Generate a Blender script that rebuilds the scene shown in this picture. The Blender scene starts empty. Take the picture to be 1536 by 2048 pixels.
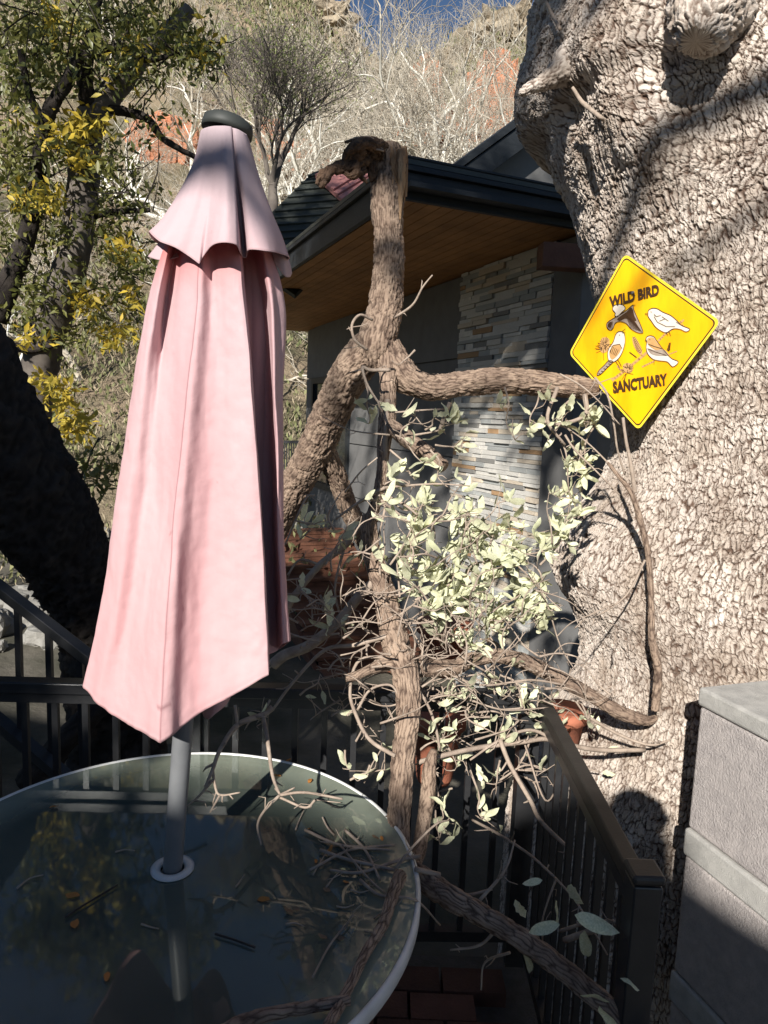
import bpy, math, random
import numpy as np
from mathutils import Vector, Matrix
R = math.radians
rnd = random.Random(7)
nr = np.random.RandomState(11)
S = bpy.context.scene
COL = S.collection

# ------------------------------------------------------------------ camera, sky, sun, exposure
CAMZ, F = 1.75, 1400.0
PITCH, ROLL = R(7.5), R(2.2)
cam_d = bpy.data.cameras.new('camera')
cam_d.sensor_fit = 'VERTICAL'; cam_d.sensor_height = 24.0; cam_d.sensor_width = 18.0
cam_d.lens = 24.0 * F / 2048.0
cam_d.clip_start = 0.02; cam_d.clip_end = 2000
cam = bpy.data.objects.new('camera', cam_d); COL.objects.link(cam)
CAM = Vector((0, 0, CAMZ))
cam.matrix_world = Matrix.Translation(CAM) @ Matrix.Rotation(R(90) - PITCH, 4, 'X') @ Matrix.Rotation(ROLL, 4, 'Z')
S.camera = cam
_CM = cam.matrix_world.to_3x3()

def ray(px, py):                                   # direction of a line of sight, scaled to unit forward (world Y) distance
    d = _CM @ Vector(((px - 768) / F, -(py - 1024) / F, -1))
    return d / d.y
def at(px, py, Y):
    return CAM + ray(px, py) * Y
def atz(px, py, z):
    d = ray(px, py); return CAM + d * ((z - CAMZ) / d.z)
def atpl(px, py, P, n):
    d = ray(px, py); return CAM + d * ((P - CAM).dot(n) / d.dot(n))
def topx(P):                                       # for checks only
    v = _CM.transposed() @ (Vector(P) - CAM)
    return (768 + F * v.x / -v.z, 1024 - F * v.y / -v.z)

SUNWARD = -(ray(1182, 1612).normalized())          # towards the sun
ELEV = math.asin(SUNWARD.z)
sh = Vector((-SUNWARD.x, -SUNWARD.y, 0)).normalized()     # horizontal, away from the sun
uh = Vector((sh.y, -sh.x, 0))                              # to the right of it
TE = math.tan(ELEV)
def sp(u, v, dist):                                # a point `dist` metres sunward whose shadow line passes (u, v) beside the camera
    return CAM + uh * u + Vector((0, 0, v)) + (-sh + Vector((0, 0, TE))) * dist

w = bpy.data.worlds.new('World'); S.world = w; w.use_nodes = True
nt = w.node_tree; nt.nodes.clear()
sky = nt.nodes.new('ShaderNodeTexSky'); sky.sky_type = 'NISHITA'; sky.sun_disc = False
sky.sun_elevation = ELEV; sky.sun_rotation = math.atan2(SUNWARD.x, SUNWARD.y)
sky.altitude = 1400; sky.air_density = 1.0; sky.dust_density = 0.3; sky.ozone_density = 3.5
bg = nt.nodes.new('ShaderNodeBackground'); bg.inputs['Strength'].default_value = 0.054
out = nt.nodes.new('ShaderNodeOutputWorld')
nt.links.new(sky.outputs[0], bg.inputs['Color']); nt.links.new(bg.outputs[0], out.inputs['Surface'])
sd = bpy.data.lights.new('sun', 'SUN'); sd.energy = 5.0; sd.angle = R(0.53); sd.color = (1.0, 0.955, 0.895)
sun = bpy.data.objects.new('sun', sd); COL.objects.link(sun)
sun.rotation_euler = SUNWARD.to_track_quat('Z', 'Y').to_euler()
S.view_settings.view_transform = 'Standard'; S.view_settings.look = 'None'
S.view_settings.gamma = 1; S.view_settings.use_curve_mapping = False
S.view_settings.exposure = 0.66

# ------------------------------------------------------------------ noise
def _h(ix, iy, iz, k):
    n = (ix.astype(np.int64) * 374761393 + iy.astype(np.int64) * 668265263 + iz.astype(np.int64) * 2147483647 + k * 974634777) & 0xffffffff
    n = ((n ^ (n >> 13)) * 1274126177) & 0xffffffff
    n = ((n ^ (n >> 16)) * 2246822519) & 0xffffffff
    return ((n ^ (n >> 15)) & 0xffffff) / float(0xffffff)
def vnoise(p, k=0):
    f = np.floor(p); t = p - f; t = t * t * (3 - 2 * t); i = f.astype(np.int64); r = 0
    for a in (0, 1):
        for b in (0, 1):
            for c in (0, 1):
                wgt = (t[:, 0] if a else 1 - t[:, 0]) * (t[:, 1] if b else 1 - t[:, 1]) * (t[:, 2] if c else 1 - t[:, 2])
                r = r + wgt * _h(i[:, 0] + a, i[:, 1] + b, i[:, 2] + c, k)
    return r * 2 - 1
def fbm(p, o=4, k=0):
    r = 0; a = 1.0; s = 0
    for j in range(o):
        r = r + a * vnoise(p * (2.03 ** j) + j * 17.3, k + j); s += a; a *= .5
    return r / s
def voro2(x, y, k=0, full=False):                               # 2-D Voronoi: nearest and second nearest distance, cell value
    X = np.floor(x); Y = np.floor(y); d1 = np.full(x.shape, 9.); d2 = d1.copy(); c = np.zeros(x.shape); ox = c.copy(); oy = c.copy(); z = np.zeros(x.shape, np.int64)
    for a in (-1, 0, 1):
        for b in (-1, 0, 1):
            gx = X + a; gy = Y + b; ix = gx.astype(np.int64); iy = gy.astype(np.int64)
            ex = gx + .1 + .8 * _h(ix, iy, z, k) - x; ey = gy + .1 + .8 * _h(ix, iy, z, k + 1) - y; d = np.hypot(ex, ey)
            m = d < d1; ox = np.where(m, ex, ox); oy = np.where(m, ey, oy)
            d2 = np.where(m, d1, np.minimum(d2, d)); c = np.where(m, _h(ix, iy, z, k + 2), c); d1 = np.where(m, d, d1)
    return (d1, d2, c, ox, oy) if full else (d1, d2, c)

# ------------------------------------------------------------------ object helpers
def mesh_np(name, V, Fq, mat=None, smooth=True, attr=None, nsides=4):
    me = bpy.data.meshes.new(name)
    V = np.asarray(V, np.float32); Fq = np.asarray(Fq, np.int32); n = len(Fq); k = Fq.shape[1]
    me.vertices.add(len(V)); me.vertices.foreach_set('co', V.ravel())
    me.loops.add(n * k); me.loops.foreach_set('vertex_index', Fq.ravel())
    me.polygons.add(n); me.polygons.foreach_set('loop_start', np.arange(0, n * k, k, dtype=np.int32))
    me.polygons.foreach_set('use_smooth', np.full(n, smooth))
    me.update(calc_edges=True)
    if attr is not None:
        for an, av in attr.items():
            at_ = me.attributes.new(an, 'FLOAT', 'POINT'); at_.data.foreach_set('value', np.asarray(av, np.float32))
    if mat: me.materials.append(mat)
    return me
class MB:
    def __init__(s): s.v = []; s.f = []
    def add(s, v, f):
        o = len(s.v); s.v += [tuple(a) for a in v]; s.f += [tuple(i + o for i in q) for q in f]; return s
    def box(s, c, sx, sy, sz, ax=None):
        c = Vector(c)
        if ax is None: ax = (Vector((1, 0, 0)), Vector((0, 1, 0)), Vector((0, 0, 1)))
        v = [c + ax[0] * (sx / 2 * i) + ax[1] * (sy / 2 * j) + ax[2] * (sz / 2 * k) for i in (-1, 1) for j in (-1, 1) for k in (-1, 1)]
        return s.add(v, [(0, 1, 3, 2), (4, 6, 7, 5), (0, 4, 5, 1), (2, 3, 7, 6), (0, 2, 6, 4), (1, 5, 7, 3)])
    def bar(s, a, b, w_, h_, up=Vector((0, 0, 1))):
        a = Vector(a); b = Vector(b); d = (b - a); L = d.length; d.normalize()
        x = d.cross(up).normalized(); z = x.cross(d)
        return s.box((a + b) / 2, w_, L, h_, (x, d, z))
    def prism(s, poly, off):                       # poly: 3-D points (any planar outline), off: thickness vector
        n = len(poly); v = [Vector(p) for p in poly] + [Vector(p) + off for p in poly]
        return s.add(v, [tuple(range(n))[::-1], tuple(range(n, 2 * n))] + [(i, (i + 1) % n, n + (i + 1) % n, n + i) for i in range(n)])
    def tube(s, pts, rad, n=6, cap=True):
        V, Fq = tube_np(pts, rad, n, cap)
        return s.add([tuple(x) for x in V], [tuple(q) if q[3] >= 0 else tuple(q[:3]) for q in Fq.tolist()])
    def mesh(s, name, mat, smooth=False):
        me = bpy.data.meshes.new(name); me.from_pydata(s.v, [], s.f); me.update()
        if smooth: me.polygons.foreach_set('use_smooth', [True] * len(me.polygons))
        if mat: me.materials.append(mat)
        return me
    def build(s, name, mat, parent=None, smooth=False, bevel=0):
        return link(name, s.mesh(name, mat, smooth), parent, bevel)
def link(name, data, parent=None, bevel=0):
    o = bpy.data.objects.new(name, data); COL.objects.link(o)
    if parent is not None:
        o.parent = parent; o.matrix_parent_inverse = Matrix.Translation(-parent.location) if parent.location.length else Matrix()
    if bevel:
        m = o.modifiers.new('bevel', 'BEVEL'); m.width = bevel; m.segments = 2; m.limit_method = 'ANGLE'
    return o
def tag(o, label=None, cat=None, group=None, kind=None):
    if label: o['label'] = label
    if cat: o['category'] = cat
    if group: o['group'] = group
    if kind: o['kind'] = kind
    return o
def thing(name, label, cat, loc=(0, 0, 0), group=None):
    o = bpy.data.objects.new(name, None); COL.objects.link(o); o.location = loc; o.empty_display_size = .1
    return tag(o, label, cat, group)
def catmull(P, n):
    P = np.asarray(P, float); m = len(P)
    if m == 2: t = np.linspace(0, 1, n)[:, None]; return P[0] * (1 - t) + P[1] * t
    Q = np.vstack([2 * P[0] - P[1], P, 2 * P[-1] - P[-2]])
    t = np.linspace(0, m - 1 - 1e-9, n); i = t.astype(int); f = (t - i)[:, None]
    a, b, c, d = Q[i], Q[i + 1], Q[i + 2], Q[i + 3]
    return .5 * (2 * b + (c - a) * f + (2 * a - 5 * b + 4 * c - d) * f ** 2 + (3 * b - a - 3 * c + d) * f ** 3)
def frames(P):
    T = np.gradient(P, axis=0); T /= np.linalg.norm(T, axis=1)[:, None] + 1e-12
    N = np.zeros_like(T); ref = np.array([0, 0, 1.]) if abs(T[0][2]) < .9 else np.array([1., 0, 0])
    n = np.cross(T[0], ref); n /= np.linalg.norm(n); N[0] = n
    for i in range(1, len(P)):
        n = n - T[i] * n.dot(T[i]); n /= np.linalg.norm(n) + 1e-12; N[i] = n
    return T, N, np.cross(T, N)
def tube_np(P, rad, n=6, cap=True):
    P = np.asarray(P, float); m = len(P); rad = np.broadcast_to(np.asarray(rad, float), (m,))
    T, N, B = frames(P); a = np.arange(n) * 2 * math.pi / n
    V = P[:, None] + rad[:, None, None] * (np.cos(a)[None, :, None] * N[:, None] + np.sin(a)[None, :, None] * B[:, None])
    V = V.reshape(-1, 3); i = np.arange(m - 1)[:, None] * n; j = np.arange(n)[None]; k = (j + 1) % n
    Fq = np.stack([i + j, i + k, i + n + k, i + n + j], -1).reshape(-1, 4)
    if cap:
        V = np.vstack([V, P[0], P[-1]]); c0 = m * n; e = (m - 1) * n; jj = np.arange(n); kk = (jj + 1) % n
        # end caps as degenerate-free triangles (fourth index -1 only used through MB)
        F0 = np.stack([kk, jj, np.full(n, c0), np.full(n, -1)], -1); F1 = np.stack([e + jj, e + kk, np.full(n, c0 + 1), np.full(n, -1)], -1)
        Fq = np.vstack([Fq, F0, F1])
    return V, Fq

# ------------------------------------------------------------------ materials
def mat(name, c1, c2=None, rough=.7, scale=8., bump=0., bscale=None, spec=.4, metal=0., detail=6, stretch=(1, 1, 1), attr=None, c3=None, trans=0., coat=0., lo=.35, hi=.65, dist=.02, objvar=0.):
    m = bpy.data.materials.new(name); m.use_nodes = True; t = m.node_tree; N = t.nodes; L = t.links
    b = N['Principled BSDF']; b.inputs['Roughness'].default_value = rough; b.inputs['Metallic'].default_value = metal
    b.inputs['Specular IOR Level'].default_value = spec; b.inputs['Coat Weight'].default_value = coat
    tc = N.new('ShaderNodeTexCoord'); mp = N.new('ShaderNodeMapping'); mp.inputs['Scale'].default_value = stretch
    L.new(tc.outputs['Object'], mp.inputs['Vector'])
    if c2 is None: c2 = tuple(x * .8 for x in c1)
    nz = N.new('ShaderNodeTexNoise'); nz.inputs['Scale'].default_value = scale; nz.inputs['Detail'].default_value = detail; nz.inputs['Roughness'].default_value = .6
    L.new(mp.outputs[0], nz.inputs['Vector'])
    cr = N.new('ShaderNodeValToRGB'); cr.color_ramp.elements[0].color = (*c1, 1); cr.color_ramp.elements[1].color = (*c2, 1)
    cr.color_ramp.elements[0].position = lo; cr.color_ramp.elements[1].position = hi
    L.new(nz.outputs['Fac'], cr.inputs['Fac']); col = cr.outputs[0]
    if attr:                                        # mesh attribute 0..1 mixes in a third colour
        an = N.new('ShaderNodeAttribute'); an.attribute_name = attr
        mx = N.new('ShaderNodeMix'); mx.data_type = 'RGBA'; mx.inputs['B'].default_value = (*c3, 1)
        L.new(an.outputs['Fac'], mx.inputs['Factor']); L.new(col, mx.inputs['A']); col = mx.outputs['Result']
    if objvar:
        oi = N.new('ShaderNodeObjectInfo'); ma = N.new('ShaderNodeMapRange'); ma.inputs['To Min'].default_value = 1 - objvar; ma.inputs['To Max'].default_value = 1 + objvar
        hs = N.new('ShaderNodeHueSaturation'); L.new(oi.outputs['Random'], ma.inputs['Value']); L.new(ma.outputs[0], hs.inputs['Value']); L.new(col, hs.inputs['Color']); col = hs.outputs[0]
    L.new(col, b.inputs['Base Color'])
    if bump:
        n2 = N.new('ShaderNodeTexNoise'); n2.inputs['Scale'].default_value = bscale or scale * 4; n2.inputs['Detail'].default_value = 8; n2.inputs['Roughness'].default_value = .65
        L.new(mp.outputs[0], n2.inputs['Vector'])
        bp = N.new('ShaderNodeBump'); bp.inputs['Strength'].default_value = bump; bp.inputs['Distance'].default_value = dist
        L.new(n2.outputs['Fac'], bp.inputs['Height']); L.new(bp.outputs[0], b.inputs['Normal'])
    if trans:
        o = N['Material Output']; tr = N.new('ShaderNodeBsdfTranslucent'); L.new(col, tr.inputs['Color'])
        ms = N.new('ShaderNodeMixShader'); ms.inputs[0].default_value = trans
        L.new(b.outputs[0], ms.inputs[1]); L.new(tr.outputs[0], ms.inputs[2]); L.new(ms.outputs[0], o.inputs['Surface'])
    return m
M = {}
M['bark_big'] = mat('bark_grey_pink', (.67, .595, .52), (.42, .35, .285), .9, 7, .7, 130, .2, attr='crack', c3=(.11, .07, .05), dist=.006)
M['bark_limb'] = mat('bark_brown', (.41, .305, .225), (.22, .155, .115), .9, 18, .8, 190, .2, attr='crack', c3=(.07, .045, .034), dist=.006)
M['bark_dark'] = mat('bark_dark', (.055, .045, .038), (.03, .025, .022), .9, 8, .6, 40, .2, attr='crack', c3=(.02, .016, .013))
M['bark_torn'] = mat('bark_torn', (.20, .125, .08), (.05, .035, .028), .95, 20, .7, 90, .15)
M['twig'] = mat('twig_grey', (.42, .34, .27), (.27, .21, .165), .85, 30, .3, 200, .2)
M['twig_dark'] = mat('twig_dark', (.05, .04, .035), (.025, .02, .018), .85, 30)
M['heart'] = mat('split_wood', (.52, .36, .22), (.30, .17, .09), .85, 10, .6, 60, .2, stretch=(6, 6, .6))
M['leaf_pale'] = mat('leaf_pale_green', (.68, .67, .48), (.47, .49, .31), .8, 20, .2, 90, .2, trans=.18, objvar=.30)
M['leaf_brown'] = mat('leaf_orange', (.55, .24, .06), (.40, .16, .04), .7, 30, trans=.2)
M['black_metal'] = mat('black_painted_metal', (.02, .021, .023), (.03, .03, .031), .35, 20, .05, 200, .5)
M['rail_top'] = mat('dark_rail_top', (.038, .034, .03), (.026, .023, .021), .5, 20, .1, 200, .4)
M['conc'] = mat('cap_concrete', (.48, .465, .43), (.37, .36, .335), .95, 25, .9, 300, .15, dist=.004)
M['stucco'] = mat('mauve_stucco', (.50, .455, .43), (.39, .355, .34), .95, 30, 1.0, 160, .15, dist=.008, detail=9)
M['white_metal'] = mat('white_enamel', (.74, .74, .72), (.60, .60, .57), .35, 12, .05, 80, .5)
M['grey_pole'] = mat('grey_aluminium', (.17, .175, .18), (.13, .135, .14), .4, 10, .05, 80, .5)
M['cap_dark'] = mat('umbrella_cap', (.045, .05, .045), (.03, .033, .03), .6, 10)
M['siding'] = mat('grey_siding', (.165, .163, .158), (.14, .138, .134), .8, 6, .15, 120, .2)
M['trim'] = mat('charcoal_trim', (.022, .026, .03), (.014, .017, .02), .55, 6, .25, 30, .35, stretch=(1, 1, 6))
M['soffit'] = mat('cedar_soffit', (.42, .21, .075), (.30, .145, .05), .7, 5, .2, 60, .3, objvar=.12)
M['red_wood'] = mat('red_stained_wood', (.17, .075, .045), (.11, .05, .032), .65, 8, .2, 60, .3, objvar=.12)
M['metal_roof'] = mat('ribbed_roof', (.05, .055, .048), (.035, .04, .035), .5, 4, .1, 40, .4)
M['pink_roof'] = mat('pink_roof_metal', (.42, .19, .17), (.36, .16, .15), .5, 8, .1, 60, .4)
M['glass'] = mat('window_glass', (.03, .035, .04), (.02, .025, .03), .06, 3, spec=.8)
M['terracotta'] = mat('terracotta', (.42, .15, .085), (.34, .115, .065), .85, 12, .2, 80)
M['brick'] = mat('deck_brick', (.13, .06, .045), (.085, .04, .03), .9, 10, .6, 90, objvar=.25)
M['mortar'] = mat('mortar', (.10, .095, .09), (.07, .068, .06), .95, 20, .6, 120)
M['ground'] = mat('creek_ground', (.15, .135, .11), (.055, .055, .04), .95, 1.2, .8, 12, .1, c3=None)
M['hill'] = mat('hillside', (.42, .32, .22), (.15, .14, .085), .95, .35, 1, 2.5, .1, dist=.6, detail=10)
M['redrock'] = mat('red_sandstone', (.62, .26, .14), (.42, .20, .12), .95, .3, 1, 1.2, .1, dist=.5, stretch=(1, 1, 2))
M['tanrock'] = mat('tan_sandstone', (.42, .35, .25), (.28, .23, .17), .95, .3, 1, 1.2, .1, dist=.5)
M['rock'] = mat('grey_rock', (.30, .29, .26), (.18, .17, .15), .9, 4, .8, 20)
M['syc'] = mat('sycamore_bark', (.80, .78, .70), (.58, .55, .47), .9, 3, objvar=.2)
M['syc_far'] = mat('far_bare_bark', (.52, .47, .38), (.30, .26, .20), .9, 3, objvar=.25)
M['thin_tree'] = mat('thin_tree_bark', (.17, .145, .12), (.09, .075, .065), .9, 6)
M['leaf_green'] = mat('leaf_green', (.10, .12, .03), (.24, .23, .06), .45, 2.5, spec=.6, trans=.35)
M['leaf_yellow'] = mat('leaf_yellow', (.72, .50, .05), (.50, .42, .07), .55, 5, spec=.5, trans=.35)
M['leaf_olive'] = mat('leaf_olive', (.13, .15, .06), (.28, .27, .13), .8, .6, trans=.2)
M['brush_tan'] = mat('dry_brush', (.50, .42, .29), (.29, .24, .16), .9, .5, trans=.1)
M['leaf_dead'] = mat('leaf_dead', (.22, .15, .09), (.12, .08, .05), .8, 9)

# ------------------------------------------------------------------ ground, hillside
def hillz(x, y):
    p = np.stack([x * .03, y * .03, np.zeros_like(x)], -1)
    t = np.clip((y - 13 - .02 * x) / 117., 0, None)
    ridge = 67 + 5 * vnoise(np.stack([x * .06, x * 0, x * 0], -1), 5) + 4 * vnoise(np.stack([x * .2, x * 0, x * 0], -1), 6) + .0016 * (x - 10) ** 2
    z = -.75 + ridge * np.minimum(t, 1) ** 1.12 - 40 * np.clip(t - 1, 0, 1)
    amp = np.clip((y - 9) / 25., 0, 1)
    z = z + amp * (2.6 * fbm(p * 3, 4, 2) + 2.4 * np.abs(fbm(p * 9, 3, 9)))
    return z + .12 * fbm(np.stack([x, y, x * 0], -1) * .9, 3, 4)
ys = np.concatenate([np.linspace(-30, 1.5, 14), np.linspace(2.0, 14, 90), np.linspace(14.3, 150, 260), np.linspace(160, 900, 12)])
xs = np.linspace(-1, 1, 300)
YY, XX = np.meshgrid(ys, xs, indexing='ij'); XW = XX * (14 + np.abs(YY) * .95)
ZZ = hillz(XW.ravel(), YY.ravel()).reshape(YY.shape)
ZZ = np.where(YY > 160, np.minimum(ZZ, 20), ZZ)
V = np.stack([XW, YY, ZZ], -1).reshape(-1, 3); a, b_ = YY.shape
i = np.arange(a - 1)[:, None] * b_ + np.arange(b_ - 1)[None]
Fq = np.stack([i, i + 1, i + b_ + 1, i + b_], -1).reshape(-1, 4)
near = YY[:-1, :-1].ravel() < 13
# material: ground near, scrubby slope with red outcrops beyond
me = mesh_np('hillside', V, Fq, M['ground']); me.materials.append(M['hill'])
me.polygons.foreach_set('material_index', np.where(near, 0, 1).astype(np.int32))
tag(link('hillside_ground', me), kind='structure')

# ------------------------------------------------------------------ small leaf-card helper
def cards(centers, size, ups=None, asp=.45, k=1, jit=.5, fold=.25):
    """leaf-shaped folded quads (4 tris) at each centre"""
    n = len(centers); d = nr.normal(size=(n, 3)); d /= np.linalg.norm(d, axis=1)[:, None]
    if ups is not None: d = d * jit + np.asarray(ups); d /= np.linalg.norm(d, axis=1)[:, None]
    e = nr.normal(size=(n, 3)); e -= d * (e * d).sum(1)[:, None]; e /= np.linalg.norm(e, axis=1)[:, None]
    f = np.cross(d, e); s = (np.asarray(size) * nr.uniform(.65, 1.3, n))[:, None]
    p0 = centers; p1 = centers + d * s * .5 + e * s * asp * .5 + f * s * fold * .3; p2 = centers + d * s; p3 = centers + d * s * .5 - e * s * asp * .5 + f * s * fold * .3
    m = centers + d * s * .5
    V = np.stack([p0, p1, p2, p3, m], 1).reshape(-1, 3); o = np.arange(n)[:, None] * 5
    Ft = np.concatenate([o + [0, 1, 4], o + [1, 2, 4], o + [2, 3, 4], o + [3, 0, 4]], 0)
    return V, Ft

# ------------------------------------------------------------------ bare tree generator
def bare_tree(seed, H, r0, levels=6, spread=.55, up=.25, wig=.12, nchild=(2, 3), lean=(0, 0), decay=.78, sides=(7, 6, 5, 4, 3, 3, 3), trunk=.25, minr=.004):
    g = random.Random(seed); Vs = []; Fs = []; cnt = 0; tips = []; lvs = []
    def rec(p, d, L, r, lv):
        nonlocal cnt
        n = 6 if lv == 0 else 4; P = [np.array(p)]; dd = Vector(d)
        for _ in range(n):
            dd = (dd + Vector((g.gauss(0, wig), g.gauss(0, wig), g.gauss(0, wig) + up * .12))).normalized()
            P.append(P[-1] + np.array(dd) * (L / n))
        r1 = max(r * .66, minr) if lv < levels - 1 else minr * .6
        P = np.array(P); V_, F_ = tube_np(P, np.linspace(r, r1, len(P)), sides[min(lv, 6)], False)
        Vs.append(V_); Fs.append(F_ + cnt); cnt += len(V_); lvs.append(np.full(len(F_), lv))
        if lv >= levels - 1: tips.append(P[-1]); return
        k = g.randint(*nchild)
        for c in range(k + (1 if lv > 0 else 0)):
            mid = c >= k; q = P[-1] if not mid else P[g.choice([1, 2, 3])]
            ax = dd.orthogonal().normalized(); ax.rotate(Matrix.Rotation(g.uniform(0, 2 * math.pi) if mid else (c + g.uniform(-.25, .25)) * 2 * math.pi / k, 3, dd))
            s_ = spread * g.uniform(.55, 1.25) * (.5 if c == 0 and lv < 2 else 1)
            nd = (dd * math.cos(s_) + ax * math.sin(s_) + Vector((0, 0, up * .5))).normalized()
            rec(q, nd, L * decay * g.uniform(.75, 1.15), r1 * (.95 if c == 0 else .7), lv + 1)
    rec((0, 0, 0), Vector((lean[0], lean[1], 1)).normalized(), H * trunk, r0, 0)
    bare_tree.lv = np.concatenate(lvs); return np.vstack(Vs), np.vstack(Fs), np.array(tips)
tree_meshes = []
for s_ in range(6):
    V, Fq, tp = bare_tree(40 + s_ * 3, 13, .24, 7, .60, .22, .19, (2, 2), decay=.82, trunk=.23, minr=.010)
    zmax = V[:, 2].max(); V *= 13 / zmax
    _m = mesh_np('bare_tree', V, Fq, M['syc']); _m.materials.append(M['syc_far']); _m.polygons.foreach_set('material_index', (bare_tree.lv >= 4).astype(np.int32)); tree_meshes.append(_m)
far_meshes = []
for s_ in range(3):
    V, Fq, tp = bare_tree(90 + s_ * 5, 9, .16, 6, .62, .12, .18, (2, 2), decay=.83, trunk=.2, minr=.018)
    V *= 9 / V[:, 2].max(); far_meshes.append(mesh_np('far_bare_tree', V, Fq, M['syc_far']))
def ground_at(x, y): return float(hillz(np.array([x]), np.array([y]))[0])
# tall pale sycamores, base pixel column, top row, distance
syc = [(778, 30, 24, 0, 'tallest pale bare sycamore, its trunk rising right behind the split top of the broken branch'),
       (905, -20, 27, 1, 'pale bare sycamore rising behind the ridge of the dark fascia, right of the tallest one'),
       (1010, 10, 26, 2, 'pale bare sycamore just left of the raised gable roof'),
       (690, 40, 30, 3, 'bare sycamore between the thin green tree and the tallest sycamore'),
       (600, 90, 28, 4, 'bare sycamore behind the thin greenish tree right of the parasol cap'),
       (330, 250, 22, 5, 'white slender bare tree left of the parasol top beside the red cliff'),
       (1062, 60, 31, 0, 'bare pale tree against the sky gap beside the big trunk'),
       (840, 40, 33, 4, 'bare sycamore in front of the red pinnacle behind the roof')]
for px, top, Y, k, lab in ((740, 90, 36, 1, 'smaller bare sycamore left of the tallest one'), (655, 20, 40, 5, 'bare sycamore reaching the skyline behind the feathery tree'), (960, 90, 34, 3, 'bare sycamore in front of the tall red cliff'),
                           (870, 120, 30, 2, 'short spreading bare sycamore just above the dark fascia'), (1035, 130, 29, 5, 'short bare sycamore beside the gable fascia'), (800, 100, 42, 2, 'far bare sycamore right of the tallest one'), (500, 60, 38, 0, 'bare sycamore rising behind the parasol cap'), (610, 200, 25, 4, 'low bare sycamore behind the ribbed roof'), (930, -10, 38, 5, 'far tall bare sycamore reaching the sky gap')):
    syc.append((px, top, Y, k, lab))
_g = random.Random(15)
for j in range(16):
    syc.append((485 + j * 37 + _g.uniform(-10, 10), _g.uniform(-10, 110), _g.uniform(30, 48), j % 6, 'tall pale bare tree among the rank of them standing below the skyline'))
for px, top, Y, k, lab in syc:
    X = ray(px, 300).x * Y; z0 = ground_at(X, Y); ht = CAMZ + ray(px, top).z * Y - z0
    o = link('sycamore_tree', tree_meshes[k]); o.location = (X, Y, z0 - .2); s_ = ht / 13; o.scale = (s_ * .9, s_ * .9, s_); o.rotation_euler.z = k * 1.7 + px
    tag(o, lab, 'tree', 'rank of tall pale bare trees' if 'rank' in lab else 'pale bare sycamores below the cliff')
for i in range(34):
    Y = rnd.uniform(27, 100) if i > 9 else rnd.uniform(17, 28); X = ray(rnd.uniform(-30, 1150), 300).x * Y
    o = link('bare_tree', (tree_meshes if rnd.random() < .45 else far_meshes)[rnd.randrange(3)]); o.location = (X, Y, ground_at(X, Y) - .2)
    s_ = rnd.uniform(.5, .95) * (.62 if i <= 9 else 1); o.scale = (s_, s_, s_); o.rotation_euler.z = rnd.uniform(0, 6.28)
    tag(o, 'bare pale tree among many on the sunlit scrubby slope behind the house', 'tree', 'bare trees on the slope')
# scrub covering the slope
def scrub(name, n, size, m, ylo, yhi, label, hgt=.6, asp=.3):
    Y = nr.uniform(0, 1, n) ** 1.3 * (yhi - ylo) + ylo; X = (nr.uniform(-.62, .36, n)) * (Y + 4)
    cl = fbm(np.stack([X * .25, Y * .25, X * 0], -1), 3, 33); kp = cl > -.08; X, Y = X[kp], Y[kp]; n = len(X)
    C = np.stack([X, Y, hillz(X, Y) + nr.uniform(0, 1, n) ** 1.5 * hgt * (1 + Y * .012)], -1)
    V, Ft = cards(C, size * (.16 + Y * .015), np.tile([0, 0, .7], (n, 1)), asp, fold=.4)
    tag(link(name, mesh_np(name, V, Ft, m)), label, name.replace('_', ' '), kind='stuff')
scrub('dry_brush', 70000, .5, M['brush_tan'], 9, 128, 'dry tan brush and twigs covering the slope', .9, .10)
scrub('green_scrub', 65000, .42, M['leaf_olive'], 8, 128, 'olive green scrub spread over the slope', 1.0, .45)

# rock masses
def rock(name, c, sx, sy, sz, m, seed, label, cat='rock', sub=40, rough=.35, group=None):
    u_ = np.linspace(0, 2 * np.pi, sub * 2, endpoint=False); v_ = np.linspace(-.48 * np.pi, .5 * np.pi, sub)
    vv, uu = np.meshgrid(v_, u_, indexing='ij'); P = np.stack([np.cos(vv) * np.cos(uu), np.cos(vv) * np.sin(uu), np.sin(vv)], -1).reshape(-1, 3)
    d = 1 + rough * 1.3 * fbm(P * 2.3 + seed * 3.1, 5, seed) + rough * .9 * np.abs(fbm(P * [4, 4, 1.2] + seed, 4, seed + 3))
    P = np.sign(P) * np.abs(P) ** .75 * d[:, None] * [sx, sy, sz]
    n = sub * 2; i = np.arange(sub - 1)[:, None] * n; j = np.arange(n)[None]; k = (j + 1) % n
    Fq = np.stack([i + j, i + k, i + n + k, i + n + j], -1).reshape(-1, 4)
    o = link(name, mesh_np(name, P, Fq, m, smooth=False)); o.location = c
    return tag(o, label, cat, group)
reds = [(330, 330, 52, 55, 75, 'red rock cliff face behind the leafy tree, left of the parasol cap'), (250, 300, 60, 30, 40, 'small red outcrop seen through the left tree'),
        (435, 300, 64, 45, 60, 'red rock outcrop behind the cap of the parasol'), (850, 225, 70, 30, 85, 'slender red rock pinnacle above the dark fascia'),
        (820, 285, 58, 80, 45, 'broad red outcrop just above the broken stub'), (985, 235, 66, 45, 90, 'tall red cliff left of the raised gable roof'),
        (1010, 300, 55, 60, 40, 'low red outcrop left of the gable fascia'), (620, 345, 50, 55, 35, 'low red outcrop behind the thin tree'), (545, 300, 56, 22, 45, 'narrow red rock between thin tree stems')]
for j, (px, py, Y, wpx, hpx, lab) in enumerate(reds):
    rock('red_rock', at(px, py - 8, Y - 4), wpx / F * Y * 1.0, wpx / F * Y * .9, hpx / F * Y * .85, M['redrock'], j + 2, lab, group='red rock outcrops')
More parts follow.
